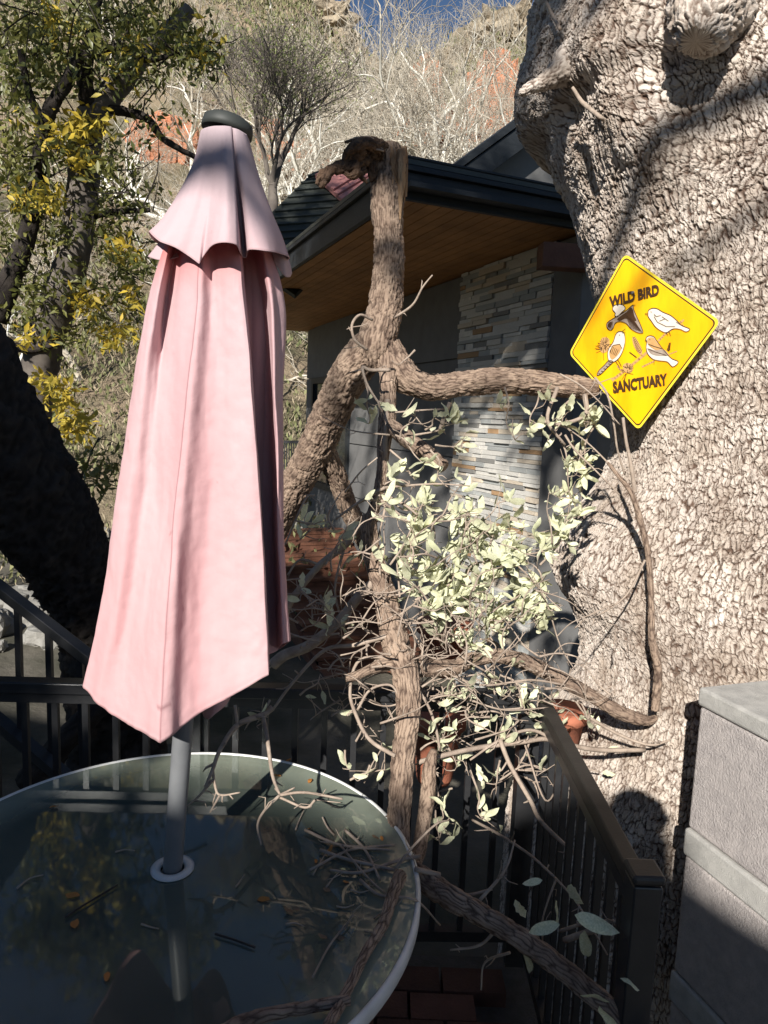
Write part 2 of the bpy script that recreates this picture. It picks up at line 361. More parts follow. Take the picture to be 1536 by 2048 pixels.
rock('rock_pinnacle', at(432, 60, 122), 3.2, 4, 9.5, M['tanrock'], 31, 'tan rock pinnacle on the skyline above the parasol')
gq = random.Random(9)
for j in range(16):
    px = 470 + j * 37 + gq.uniform(-8, 8); Y_ = gq.uniform(108, 118); X_ = ray(px, 80).x * Y_; wd = gq.uniform(1.6, 3.4)
    rock('cliff_rock', (X_, Y_, ground_at(X_, Y_) + gq.uniform(-.5, 1)), wd, 3, gq.uniform(1.5, 3.5), M['tanrock'], 50 + j, 'tan crag among those lining the skyline ridge', 'crag', group='tan crags along the ridge', rough=.7, sub=24)
for j in range(26):
    px = rnd.uniform(-60, 190) if j < 18 else rnd.uniform(560, 1000); py = rnd.uniform(1080, 1330); P = atz(px, py, -.75)
    sz = rnd.uniform(.1, .38)
    rock('ground_rock', (P.x, P.y, ground_at(P.x, P.y) + .05), sz, sz * .8, sz * .5, M['rock'], 70 + j, 'grey rock lying on the stony ground beyond the black railing', sub=12, group='grey rocks beyond the railing')

# ------------------------------------------------------------------ bark-covered limbs
def limb_mesh(name, P, rad, m=None, seg=.004, n=96, bark=.15, k=0, plate=(.008, .055), lump=.10, caps=True):
    """P: control points, rad: radii there; real furrowed plates displaced along the surface"""
    P = np.array([tuple(p) for p in P]); L = np.linalg.norm(np.diff(P, axis=0), axis=1).sum(); ns = max(8, int(L / seg))
    C = catmull(P, ns); r = catmull(np.stack([rad, rad, rad], -1), ns)[:, 0]
    T, N, B = frames(C); s = np.concatenate([[0], np.cumsum(np.linalg.norm(np.diff(C, axis=0), axis=1))])
    a = np.arange(n) * 2 * math.pi / n; aa, ss = np.meshgrid(a, s); rr = r[:, None] + 0 * aa
    D = np.cos(aa)[..., None] * N[:, None] + np.sin(aa)[..., None] * B[:, None]
    X = C[:, None] + D * rr[..., None]; q = X.reshape(-1, 3)
    # plates: warped anisotropic cells wrapped round the limb
    per = max(5, round(2 * math.pi * r.mean() / plate[0])); wx = fbm(q * 30, 2, k) * 1.3; wy = fbm(q * 30 + 9, 2, k + 1) * .7
    gx = aa.ravel() / (2 * math.pi) * per; gy = ss.ravel() / plate[1]
    d1, d2, c = voro2(gx + wx + gy * .25, gy + wy, k); 
    e = np.clip((d2 - d1) / .42, 0, 1)
    # cells do not wrap exactly at the seam: fade them there
    seam = np.minimum(aa.ravel(), 2 * math.pi - aa.ravel()) * per / (2 * math.pi); fade = np.clip(seam / .5, 0, 1)
    h = (e ** .8 * (.5 + .8 * c)) * fade + (1 - fade) * .5 + .5 * fbm(q * 150, 3, k + 4)
    disp = bark * np.minimum(rr.ravel(), .05) * (h - .6) + lump * rr.ravel() * fbm(q * 9, 3, k + 8)
    X = q + D.reshape(-1, 3) * disp[:, None]
    i = np.arange(ns - 1)[:, None] * n; j = np.arange(n)[None]; kk = (j + 1) % n
    Fq = np.stack([i + j, i + kk, i + n + kk, i + n + j], -1).reshape(-1, 4)
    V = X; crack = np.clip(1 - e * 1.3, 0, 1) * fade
    if caps:                                         # close both ends with a small inner ring
        e0 = C[0] + (X[:n] - C[0]) * .02; e1 = C[-1] + (X[-n:] - C[-1]) * .02; o = len(V)
        V = np.vstack([V, e0, e1]); crack = np.concatenate([crack, np.zeros(2 * n)]); jj = np.arange(n); k2 = (jj + 1) % n; b0 = (ns - 1) * n
        Fq = np.vstack([Fq, np.stack([k2, jj, o + jj, o + k2], -1), np.stack([b0 + jj, b0 + k2, o + n + k2, o + n + jj], -1)])
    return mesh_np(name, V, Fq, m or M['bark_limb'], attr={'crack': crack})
def att(px, py, Y):                                   # like at(), but kept on top of the table glass where it crosses it
    p = at(px, py, Y); q_ = atz(px, py, ZT + .008)
    return q_ if p.z < ZT + .008 and (Vector((q_.x, q_.y)) - Vector((TC.x, TC.y))).length < TR + .02 else p
def pl(pts):                                         # list of (px, py, Y) -> world points
    return [at(*p) for p in pts]
def pr(pts, rpx):                                    # pixel radii -> metres at those points
    return [r_ / F * p[2] for p, r_ in zip(pts, rpx)]
def limb(name, spec, parent, m=None, **kw):          # spec: (px, py, Y, radius px)
    return link(name, limb_mesh(name, pl([s_[:3] for s_ in spec]), pr([s_[:3] for s_ in spec], [s_[3] for s_ in spec]), m, **kw), parent)

# ------------------------------------------------------------------ the big trunk on the right
sil = [(-260, 1085), (-120, 1075), (0, 1058), (60, 1040), (120, 1044), (165, 1062), (190, 1098), (250, 1112), (310, 1140), (390, 1165), (470, 1185), (560, 1202), (650, 1216), (760, 1224), (850, 1228),
       (905, 1226), (960, 1210), (1010, 1180), (1060, 1142), (1110, 1110), (1160, 1100), (1200, 1112), (1235, 1134), (1290, 1155), (1350, 1163), (1400, 1155), (1460, 1125), (1520, 1085), (1600, 1040), (1750, 1015), (1950, 1000), (2150, 985), (2400, 960)]
nz_, na_ = 1100, 680
yy = np.linspace(-150, 2200, nz_); xl = np.interp(yy, [s_[0] for s_ in sil], [s_[1] for s_ in sil]); xl = np.convolve(np.pad(xl, 6, 'edge'), np.ones(13) / 13, 'valid')
C_, R_ = [], []
for y_, x_ in zip(yy, xl):
    d = ray(x_, y_); ang = math.atan2(d.x, d.y)
    z = CAMZ + d.z * 2.5
    base = max(0, (y_ - 1450) / 900.); r = .75 + .04 * base + .10 * max(0, (300 - y_) / 500.)
    D_ = 3.08 + r - .75
    th = ang + math.asin(r / D_); C_.append((D_ * math.sin(th), D_ * math.cos(th), z)); R_.append(r)
C_ = np.array(C_); R_ = np.array(R_)
# angle parameter: dense where it faces the camera
ph = np.concatenate([np.linspace(-1.5, .7, na_ - 70), np.linspace(.7, 2 * math.pi - 1.5, 72)[1:-1]]); na_ = len(ph)
av = np.arctan2(-C_[:, 1], -C_[:, 0])                 # direction back to the camera
A_ = av[:, None] + ph[None] * 1.0
X = C_[:, None] + R_[:, None, None] * np.stack([np.cos(A_), np.sin(A_), np.zeros_like(A_)], -1)
q = X.reshape(-1, 3); nrm = np.stack([np.cos(A_), np.sin(A_), np.zeros_like(A_)], -1).reshape(-1, 3)
c0_ = C_[300:900].mean(0); s_ = .75 * np.arctan2(-(q[:, 0] - c0_[0]), -(q[:, 1] - c0_[1])) * -1; s_ = .35 * s_ + .65 * (ph[None] * .75 + 0 * A_).ravel() * 0 + .65 * s_; z_ = q[:, 2]
up_ = np.clip((z_ - 2.25) / .5, 0, 1) * np.clip((-(ph[None] * .75 + 0 * A_).ravel() + .25) / .3, 0, 1)    # burl zone, upper left
wx = .022 * fbm(q * 6, 3, 3) + .010 * fbm(q * 45, 2, 4); wy = .03 * fbm(q * 5 + 5, 3, 6) + .016 * fbm(q * 35, 2, 7)
sw = up_ * .045; wx = wx + sw * vnoise(q * 7 + 3, 15); wy = wy + sw * vnoise(q * 7 + 13, 16)
big_ = np.clip(.5 + 1.2 * vnoise(q * 3.1, 19), 0, 1)
g1, g2, gc, gox, goy = voro2((s_ + wx) / .0150, (z_ + wy) / .040, 21, True)
e = np.clip((g2 - g1) / .24, 0, 1); e = e * e * (3 - 2 * e)
h1, h2, hc, hox, hoy = voro2((s_ + wx * 1.2) / .030 + 7, (z_ + wy) / .17, 25, True); e2 = np.clip((h2 - h1) / .18, 0, 1)
f1_, f2_, fc, fox, foy = voro2((s_ + wx * 1.3) / .011, (z_ + wy * 1.5) / .018, 29, True); e3 = np.clip((f2_ - f1_) / .25, 0, 1)
lump = .026 * fbm(q * [2.2, 2.2, 1.4], 3, 41) + up_ * .035 * fbm(q * 5.5, 3, 43)
tx = (gc * 37 % 1) - .5
disp = e * (.0028 + .0026 * gc + .002 * goy + .003 * gox * tx) + .0068 * e2 * (.6 + .6 * hc) + .003 * e3 * (.3 + fc) + .0035 * foy + .0028 * fbm(q * 110, 3, 47) + .005 * fbm(q * 16, 3, 49) + lump
def bump_at(px, py, rad, amp, rr=1.0):
    """a swelling centred where the line of sight meets the trunk"""
    global disp
    d = ray(px, py); c = CAM + d * 2.3
    dist = np.sqrt(((q - np.array(c)) ** 2 * [1, 1, rr]).sum(1)); disp = disp + amp * np.exp(-(dist / rad) ** 2)
bump_at(1290, 250, .16, .05); bump_at(1350, 300, .09, .04); bump_at(1180, 200, .12, .05); bump_at(1150, 1130, .22, .05); bump_at(1190, 60, .18, .05); bump_at(1440, 180, .14, -.10); bump_at(1390, 120, .1, -.06)
bump_at(1330, 520, .25, -.01)
X = q + nrm * disp[:, None]
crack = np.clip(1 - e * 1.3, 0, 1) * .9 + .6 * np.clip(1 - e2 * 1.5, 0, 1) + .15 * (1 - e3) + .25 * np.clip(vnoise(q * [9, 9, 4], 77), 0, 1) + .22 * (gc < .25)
i = np.arange(nz_ - 1)[:, None] * na_; j = np.arange(na_)[None]; kk = (j + 1) % na_
Fq = np.stack([i + j, i + j + na_, i + na_ + kk, i + kk], -1).reshape(-1, 4)
big = thing('oak_tree', 'massive old trunk with pale cracked bark filling the right side, yellow sign nailed to it', 'tree', (float(C_[-1][0]), float(C_[-1][1]), -1.2))
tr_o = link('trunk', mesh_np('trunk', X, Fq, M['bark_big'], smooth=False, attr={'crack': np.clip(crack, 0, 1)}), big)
from mathutils.bvhtree import BVHTree
_bv = BVHTree.FromPolygons([Vector(v) for v in X[:, :3]], [tuple(f) for f in Fq[::1]]) if False else None
Xg = X.reshape(nz_, na_, 3)
def trunk_depth(px, py):                              # forward distance of the trunk surface seen at a pixel
    d = ray(px, py); iz = int(np.clip(np.interp(py, yy, np.arange(nz_)), 0, nz_ - 1)); lo = max(0, iz - 60); hi = min(nz_, iz + 60)
    P = Xg[lo:hi].reshape(-1, 3) - np.array(CAM); dd = np.array(d) / d.length
    t = P @ dd; off = np.linalg.norm(P - t[:, None] * dd, axis=1); ok = off < .02
    return float((P[ok] @ np.array([0, 1, 0])).min()) if ok.any() else 2.2
# sawn stub and its hollow at the top, broken short snag on the left
td = trunk_depth(1440, 120)
limb('branch_stub', [(1470, -90, td + .16, 90), (1440, -30, td + .05, 84), (1412, 20, td - .04, 68), (1400, 50, td - .08, 54), (1394, 72, td - .10, 40), (1391, 84, td - .105, 28)], big, M['bark_big'], seg=.004, n=120, bark=.3, k=5, plate=(.018, .03), lump=.3)
limb('branch_stub', [(1520, -40, td + .10, 70), (1535, 40, td + .04, 62), (1540, 130, td + .06, 45), (1530, 190, td + .12, 24)], big, M['bark_big'], seg=.006, n=64, bark=.3, k=6, plate=(.03, .06), lump=.15)
t2 = trunk_depth(1120, 150)
limb('snag', [(1150, 120, t2 + .06, 40), (1112, 150, t2 + .0, 20), (1080, 168, t2 - .03, 13), (1060, 176, t2 - .045, 11), (1046, 184, t2 - .05, 8), (1038, 182, t2 - .05, 4)], big, M['bark_big'], n=40, k=7, bark=.25, plate=(.012, .03), lump=.2)
limb('vine_stem', [(1145, 175, trunk_depth(1150, 180) - .02, 3), (1165, 205, trunk_depth(1165, 205) - .03, 4), (1195, 230, trunk_depth(1195, 230) - .03, 4), (1210, 240, trunk_depth(1210, 240) - .01, 3)], big, M['twig'], n=12, k=8, bark=.05)
limb('vine_stem', [(1090, 0, trunk_depth(1095, 5) - .02, 3), (1105, 30, trunk_depth(1105, 30) - .03, 3), (1120, 58, trunk_depth(1120, 58) - .02, 3)], big, M['twig'], n=12, k=8, bark=.05)

# ------------------------------------------------------------------ yellow sign
cpx = [(1250, 507), (1441, 643), (1277, 861), (1138, 707)]
t_c = [trunk_depth(1255, 560), 0, 0, 0]
def solve_sign():                                     # the plane on which the outline is nearest a square
    best = None
    for yw in range(-50, 31, 2):
        for pt in range(-20, 31, 2):
            n_ = Vector((math.sin(R(yw)) * math.cos(R(pt)), -math.cos(R(yw)) * math.cos(R(pt)), math.sin(R(pt))))
            P = [atpl(*p, at(1290, 690, 1.85), n_) for p in cpx]; sd_ = [(P[(i + 1) % 4] - P[i]) for i in range(4)]; L_ = [v.length for v in sd_]; m_ = sum(L_) / 4
            c = sum((l / m_ - 1) ** 2 for l in L_) + sum(sd_[i].normalized().dot(sd_[(i + 1) % 4].normalized()) ** 2 for i in range(4)) + .02 * ((yw + 22) / 30) ** 2 + .02 * (pt / 30) ** 2
            if best is None or c < best[0]: best = (c, yw, pt, P, n_)
    return best
_b = solve_sign(); SP = _b[3]; Sn = _b[4]; Sc = sum(SP, Vector()) / 4; print('sign', _b[:3])
# slide it along the lines of sight until it rests on the bark
need = min(trunk_depth(px, py) / (CAM + ray(px, py) * 1).y * 1.0 - atpl(px, py, Sc, Sn).y for px, py in ((1235, 600), (1250, 700), (1290, 700), (1290, 800), (1350, 650), (1400, 650), (1300, 600)))
kf = 1 + (need - .012) / Sc.y
print('sign scale', kf)
SP = [CAM + (p - CAM) * kf for p in SP]; Sc = sum(SP, Vector()) / 4
Su = (SP[1] - SP[3]).normalized(); Sv = Sn.cross(Su).normalized()
def scr(cx, cy, lay=0):                               # a point of the sign's print, read off a zoom of the sign
    return atpl(1120 + cx / 4.518, 500 + cy / 4.518, Sc + Sn * (.0012 + .0004 * lay), Sn)
def rounded(sc, rad, nseg=7):
    """outline of the rounded square, scaled about its centre"""
    Q = [Sc + (p - Sc) * sc for p in SP]; o = []
    for i in range(4):
        a, b, c = Q[i - 1], Q[i], Q[(i + 1) % 4]; d1 = (a - b).normalized(); d2 = (c - b).normalized(); c0 = b + (d1 + d2) * rad
        for j in range(nseg):
            t = j / (nseg - 1) * math.pi / 2; o.append(c0 - d2 * rad * math.cos(t) - d1 * rad * math.sin(t))
    return o
M['sign_yellow'] = mat('sign_yellow', (.95, .53, .004), (.95, .39, .003), .35, 9, .05, 60, .5, stretch=(1, 1, .25), lo=.42, hi=.62)
M['sign_edge'] = mat('sign_bright_yellow', (.92, .72, .05), (.9, .66, .04), .4, 9)
M['print_black'] = mat('print_brown_black', (.075, .035, .012), (.055, .025, .01), .5, 20)
M['print_white'] = mat('print_cream', (.80, .72, .60), (.74, .64, .52), .5, 30)
M['print_tan'] = mat('print_tan', (.62, .36, .14), (.50, .28, .11), .5, 40)
M['print_grey'] = mat('print_grey', (.30, .23, .18), (.42, .34, .27), .5, 40)
sign = thing('bird_sign', 'yellow diamond sign reading wild bird sanctuary with four printed birds, nailed to the big trunk', 'sign', tuple(Sc))
b = MB(); b.prism([p - Sn * .0012 for p in rounded(1, .018)], Sn * .0018); b.build('sign_plate', M['sign_edge'], sign)
def flat(name, pts, m, lay): 
    b = MB(); b.prism(pts, Sn * .00025); return b.build(name, m, sign)
flat('border_line', [p + Sn * .0008 for p in rounded(.965, .015)], M['print_black'], 0)
flat('sign_face', [p + Sn * .0012 for p in rounded(.945, .014)], M['sign_yellow'], 1)
LAY = 2
def ribbon(b, pts, wd, lay, close=False):             # printed line, width in zoom pixels
    pts = [Vector((p[0], p[1], 0)) for p in pts]
    if close: pts = pts + [pts[0]]
    for p, q_ in zip(pts[:-1], pts[1:]):
        d = (q_ - p); 
        if d.length < .5: continue
        d.normalize(); nn = Vector((-d.y, d.x, 0)) * wd / 2; e_ = d * wd * .3
        b.prism([scr(v.x, v.y, lay) for v in (p - e_ + nn, q_ + e_ + nn, q_ + e_ - nn, p - e_ - nn)], Sn * .0002)
def smoothp(pts, n=4, close=True):
    if not close: return [tuple(v[:2]) for v in catmull([(p[0], p[1], 0) for p in pts], len(pts) * n)]
    m = len(pts); Q = [(p[0], p[1], 0) for p in pts]; C3 = catmull(Q[-2:] + Q + Q[:3], (m + 4) * n + 1)
    return [tuple(v[:2]) for v in C3[2 * n:(m + 2) * n]]
def shape(b, pts, lay, sm=True):
    pts = smoothp(pts) if sm else pts
    b.prism([scr(x, y, lay) for x, y in pts], Sn * .0002)
def bird(name, fills, outline, lines, dark=None):
    o_ = MB(); 
    for f_, m_, lay in fills:
        b = MB(); shape(b, f_, lay); b.build(name + '_fill', m_, sign)
    b = MB(); 
    for ol in outline: ribbon(b, smoothp(ol), 5, 8, True)
    for ln in lines: ribbon(b, ln, 4, 9)
    b.build(name + '_lines', M['print_black'], sign)
# white bird, upper right
wb = [(795, 580), (800, 545), (835, 525), (880, 530), (930, 560), (1000, 590), (1060, 640), (1100, 680), (1172, 712), (1140, 738), (1085, 715), (1020, 712), (960, 745), (905, 725), (860, 690), (825, 640), (800, 605)]
bird('white_bird', [(wb, M['print_white'], 3)], [wb], [[(770, 575), (798, 568)], [(770, 575), (795, 590)], [(820, 555), (828, 562)], [(850, 580), (870, 600), (910, 590)], [(850, 600), (880, 650), (960, 690), (1040, 690)], [(920, 600), (980, 640)], [(900, 640), (950, 620)], [(1050, 650), (1120, 690)], [(960, 745), (975, 770)], [(985, 735), (1000, 775)]])
# flying dark bird, upper left
fb = [(425, 700), (425, 660), (470, 625), (530, 590), (600, 545), (640, 510), (662, 497), (665, 530), (690, 590), (730, 680), (750, 745), (700, 745), (640, 710), (600, 665), (545, 645), (500, 660), (480, 705), (455, 725)]
wg = [(475, 535), (490, 500), (540, 488), (575, 500), (590, 530), (560, 560), (520, 600), (495, 590), (500, 570)]
bird('flying_bird', [(fb, M['print_grey'], 3), (wg, M['print_white'], 4)], [fb, wg], [[(665, 500), (682, 496)]] + [[(600 + 8 * k_, 590 + 4 * k_), (640 + 14 * k_, 705 + 5 * k_)] for k_ in range(8)] + [[(440 + 9 * k_, 655 - 3 * k_), (432 + 10 * k_, 705 + 3 * k_)] for k_ in range(5)])
b = MB(); shape(b, [(520, 620), (600, 560), (640, 520), (660, 540), (670, 590), (690, 640), (640, 630), (590, 620), (540, 640)], 5); shape(b, [(430, 690), (440, 660), (470, 650), (460, 700)], 5); b.build('flying_bird_dark', M['print_black'], sign)
# long-tailed bird, lower left
lb = [(545, 735), (575, 745), (588, 790), (585, 850), (560, 930), (520, 990), (470, 1015), (440, 1000), (430, 940), (440, 890), (480, 830), (500, 770), (520, 742)]
lt = [(440, 1000), (480, 1010), (430, 1060), (370, 1120), (335, 1130), (350, 1090), (400, 1040)]
bird('long_tailed_bird', [(lb, M['print_white'], 3), (lt, M['print_grey'], 4)], [lb, lt], [[(560, 735), (590, 712)], [(565, 748), (590, 742)], [(535, 765), (542, 770)], [(450, 920), (480, 860), (540, 850), (560, 890)], [(500, 1000), (540, 1060)], [(520, 985), (555, 1050)]] + [[(455 + 12 * k_, 930 + 6 * k_), (470 + 14 * k_, 870 + 8 * k_)] for k_ in range(5)] + [[(350 + 22 * k_, 1115 - 22 * k_), (370 + 22 * k_, 1120 - 22 * k_)] for k_ in range(5)])
b = MB(); shape(b, [(445, 930), (475, 870), (530, 850), (555, 880), (530, 940), (470, 990)], 5); b.build('long_tailed_bird_wing', M['print_tan'], sign)
# small bird, lower right
gb = [(775, 800), (800, 775), (845, 780), (875, 820), (920, 880), (960, 930), (1010, 980), (1070, 1010), (1020, 1055), (970, 1010), (900, 1000), (840, 985), (795, 940), (778, 880), (785, 830)]
bird('perched_bird', [(gb, M['print_white'], 3)], [gb], [[(780, 800), (770, 820), (785, 826)], [(808, 805), (815, 812)], [(800, 850), (850, 870), (920, 890)], [(850, 990), (850, 1030)], [(790, 890), (860, 920), (960, 950)]])
b = MB(); shape(b, [(790, 800), (840, 790), (880, 840), (930, 900), (870, 905), (800, 860)], 5); b.build('perched_bird_head', M['print_tan'], sign)
b = MB(); shape(b, [(795, 890), (860, 905), (940, 900), (980, 950), (930, 955), (860, 950), (815, 930)], 6); b.build('perched_bird_wing', M['print_grey'], sign)
# twigs, cones and needles
b = MB()
for pts, wd in (([(475, 1175), (560, 1110), (660, 1030), (780, 930)], 24), ([(745, 1055), (850, 1005)], 14), ([(890, 820), (950, 760), (1030, 700), (1115, 635)], 18), ([(980, 945), (1055, 915)], 9), ([(600, 1040), (560, 1090), (520, 1050)], 14), ([(1085, 640), (1120, 690)], 6)):
    ribbon(b, smoothp(pts, 3, False), wd, 2)
b.build('printed_twig', M['print_tan'], sign)
b = MB(); g = random.Random(3)
for cx, cy, n_, r_ in ((405, 850, 16, 62), (615, 1075, 16, 50), (390, 900, 9, 80), (600, 1110, 8, 70)):
    for k_ in range(n_):
        a = g.uniform(0, 6.28); ribbon(b, [(cx + math.cos(a) * 10, cy + math.sin(a) * 10), (cx + math.cos(a) * r_ * g.uniform(.6, 1.1), cy + math.sin(a) * r_ * g.uniform(.7, 1.2))], 3.5, 4)
for cx, cy, dx, dy, L_ in ((725, 930, -60, -150, 1), (985, 915, 12, -80, .55)):
    for k_ in range(9):
        t = k_ / 9; x0, y0 = cx + dx * t, cy + dy * t; w_ = 34 * L_ * (1 - t * .6)
        ribbon(b, [(x0, y0), (x0 - w_, y0 - w_ * .7)], 4, 4); ribbon(b, [(x0, y0), (x0 + w_ * .5, y0 - w_)], 4, 4)
ribbon(b, [(630, 925), (690, 970)], 9, 4)
b.build('printed_needles', M['print_black'], sign)['kind'] = 'stuff'
b = MB(); shape(b, [(370, 810), (400, 788), (440, 800), (450, 850), (430, 910), (385, 930), (358, 890)], 3); shape(b, [(570, 1040), (610, 1020), (655, 1040), (650, 1100), (600, 1110), (575, 1080)], 3); shape(b, [(655, 790), (690, 800), (740, 900), (735, 950), (700, 920), (665, 860)], 3)
b.build('printed_cones', M['print_tan'], sign)['kind'] = 'stuff'
def lettering(word, x0, y0, x1, y1, hgt):             # baseline ends and height in zoom pixels
    cu = bpy.data.curves.new('lettering', 'FONT'); cu.body = word; cu.offset = .048; cu.resolution_u = 3
    o = bpy.data.objects.new('tmp', cu); COL.objects.link(o); dg = bpy.context.evaluated_depsgraph_get(); dg.update()
    me = bpy.data.meshes.new_from_object(o.evaluated_get(dg)); bpy.data.objects.remove(o)
    co = np.array([v.co[:] for v in me.vertices]); xa, xb = co[:, 0].min(), co[:, 0].max(); ht = co[:, 1].max()
    ux, uy = x1 - x0, y1 - y0; L_ = math.hypot(ux, uy)
    for v in me.vertices:
        t = (v.co.x - xa) / (xb - xa); h_ = v.co.y / ht * hgt
        v.co = scr(x0 + ux * t + h_ * -.06, y0 + uy * t - h_, 10) 
    me.materials.clear(); me.materials.append(M['print_black']); link('lettering', me, sign)
lettering('WILD BIRD', 448, 514, 898, 398, 92)
lettering('SANCTUARY', 480, 1288, 972, 1212, 100)
b = MB(); b.tube([scr(660, 385, 12), scr(660, 385, 12) + Sn * .004], [.005, .004], 10); b.build('nail_head', M['grey_pole'], sign)

# ------------------------------------------------------------------ the house
Ud = ray(175, 845); Ud = Vector((Ud.x, Ud.y, 0)).normalized()           # along the long wall, away from the camera
Un = Vector((-Ud.y, Ud.x, 0))                                            # out of the long wall
if Un.x > 0: Un = -Un
Uf = -Ud                                                                 # out of the front
Hp = at(1117, 850, 5.3); Hp.z = 0                                        # wall corner line on the ground
UP = Vector((0, 0, 1))
def onwall(px, py, off=0.0): return atpl(px, py, Hp + Un * off, Un)
def wc(P): d = P - Hp; return d.dot(Ud), P.z                             # wall coordinates
def WP(t, z, off=0.0): return Hp + Ud * t + Un * off + UP * z
house = thing('house', 'dark grey house with cedar soffit, ledger-stone column and charcoal fascia behind the broken branch', 'house', (Hp.x, Hp.y, -.7))
ZS = 3.12                                                                # soffit height
tL = wc(onwall(613, 780))[0]; tc0 = wc(onwall(1083, 1000))[0]; tc1 = wc(onwall(912, 900))[0]
print('wall t', tL, tc0, tc1)
OV = 1.5
# window opening in the wall
tw0 = wc(onwall(700, 850))[0]; tw1 = wc(onwall(624, 850))[0]; zw1 = wc(onwall(660, 752))[1]; zw0 = wc(onwall(680, 990))[1]
print('window', tw0, tw1, zw0, zw1)
seams = [-.9, .72, 1.42, 2.36, ZS]
cols_ = [(tc1 + .004, tw0), (tw0, tw1), (tw1, tL)]
def wbox(b, t0, t1, z0, z1, off, th):                                    # slab on the wall, outer face at off
    c = WP((t0 + t1) / 2, (z0 + z1) / 2, off - th / 2); return b.box(c, t1 - t0, th, z1 - z0, (Ud, Un, UP))
b = MB(); wbox(b, .03, tL - .02, -.9, ZS, -.03, .15); b.build('wall_backing', M['siding'], house)
for k_, (t0, t1) in enumerate(((tc1 + .004, (tc1 + tw0) / 2 + .1), ((tc1 + tw0) / 2 + .104, tw0), (tw1, tL))):
    for z0, z1 in zip(seams[:-1], seams[1:]):
        b = MB(); wbox(b, t0, t1 - .004, z0, z1 - .014, 0, .028); b.build('siding_panel', M['siding'], house, bevel=.003)
for z0, z1 in ((-.9, zw0), (zw1, ZS)):
    b = MB(); wbox(b, tw0 + .002, tw1 - .002, z0, z1, 0, .028); b.build('siding_panel', M['siding'], house)
# window
wf = MB(); fr = .09
wbox(wf, tw0, tw0 + fr, zw0, zw1, .03, .1); wbox(wf, tw1 - fr, tw1, zw0, zw1, .03, .1); wbox(wf, tw0 + fr, tw1 - fr, zw1 - fr, zw1, .03, .1); wbox(wf, tw0 + fr, tw1 - fr, zw0, zw0 + fr, .03, .1)
wbox(wf, (tw0 + tw1) / 2 - .03, (tw0 + tw1) / 2 + .03, zw0 + fr, zw1 - fr, .02, .07)
win = wf.build('window', M['trim'], house)
for t0, t1 in ((tw0 + fr, (tw0 + tw1) / 2 - .03), ((tw0 + tw1) / 2 + .03, tw1 - fr)):
    g_ = MB(); wbox(g_, t0, t1, zw0 + fr, zw1 - fr, -.01, .01); g_.build('pane', M['glass'], win)
# corner post (pale grey trim) right of the stone column, front of the house in a deep recess
b = MB(); b.box(WP(tc0 / 2 - .10, 1.1, .03 - .12), tc0 + .20 - .006, .24, 4.0, (Ud, Un, UP)); b.build('corner_post', M['siding'], house, bevel=.006)
b = MB(); b.box(Hp - Un * 1.9 + Ud * 2.4 + UP * 1.1, 3.3, .1, 4.2, (-Un, Ud, UP)); b.build('recess_wall', M['siding'], house)
b = MB(); b.box(Hp - Un * 3.6 + Ud * 1.0 + UP * 1.1, .1, 3.0, 4.2, (-Un, Ud, UP)); b.build('recess_side_wall', M['siding'], house)
b = MB(); b.box(Hp - Un * 1.9 + Ud * 1.0 + UP * -.75, 3.6, 3.0, .1, (-Un, Ud, UP)); b.build('porch_floor', M['red_wood'], house)
# ledger stones on the column, each its own block
tw_ = tc1 - tc0; rows = []; z = -.78; g = random.Random(5)
M['stones'] = [mat('ledger_stone_' + n_, a_, c_, .85, 14, .7, 60, .25, dist=.006) for n_, a_, c_ in (('pale', (.66, .64, .58), (.52, .50, .46)), ('grey', (.42, .43, .41), (.31, .32, .31)), ('cream', (.62, .54, .43), (.50, .42, .32)), ('rust', (.44, .28, .15), (.33, .21, .12)), ('dark', (.29, .28, .26), (.2, .195, .18)))]
b = MB(); wbox(b, tc0, tc1, -.9, ZS, .004, .03); b.build('column_backing', M['mortar'], house)
def stone_unit(m_, sd_):
    gg = random.Random(sd_); b = MB(); b.box((0, 0, 0), 1, 1, 1)
    b.v = [tuple(c + gg.uniform(-.03, .03) for c in v) for v in b.v]; return b.mesh('stone', m_)
su = {(i_, j_): stone_unit(M['stones'][i_], i_ * 7 + j_) for i_ in range(5) for j_ in range(3)}
stones = []
while z < ZS - .02:
    h_ = g.choice((.030, .036, .042, .05)); t = tc0 + .002
    while t < tc1 - .03:
        L_ = min(g.uniform(.14, .42), tc1 - t)
        if tc1 - (t + L_) < .08: L_ = tc1 - t
        stones.append((t, L_, z, h_, g.choices(range(5), (46, 22, 18, 5, 9))[0], g.uniform(.018, .05))); t += L_
    z += h_
# return side of the column (faces left, short)
print('stones', len(stones))
order = sorted(range(len(stones)), key=lambda i_: -(stones[i_][1] * stones[i_][3]) if stones[i_][2] > -.2 else 1)
rest = [MB() for _ in range(5)]
for n_, i_ in enumerate(order):
    t, L_, z, h_, mi, pr_ = stones[i_]
    if n_ < 300:
        o = link('stone', su[(mi, n_ % 3)], house); W = Matrix.Identity(4)
        for r_ in range(3): W[r_][0], W[r_][1], W[r_][2] = Ud[r_] * (L_ - .004), Un[r_] * pr_, UP[r_] * (h_ - .003)
        W.translation = WP(t + L_ / 2, z + h_ / 2, .004 + pr_ / 2); o.matrix_basis = W
    else: wbox(rest[mi], t, t + L_ - .004, z, z + h_ - .003, .004 + pr_, pr_)
b = MB(); fi = []
for mi in range(5): b.add(rest[mi].v, rest[mi].f); fi += [mi] * len(rest[mi].f)
o = b.build('stone_courses', None, house); [o.data.materials.append(m_) for m_ in M['stones']]; o.data.polygons.foreach_set('material_index', fi); o['kind'] = 'stuff'
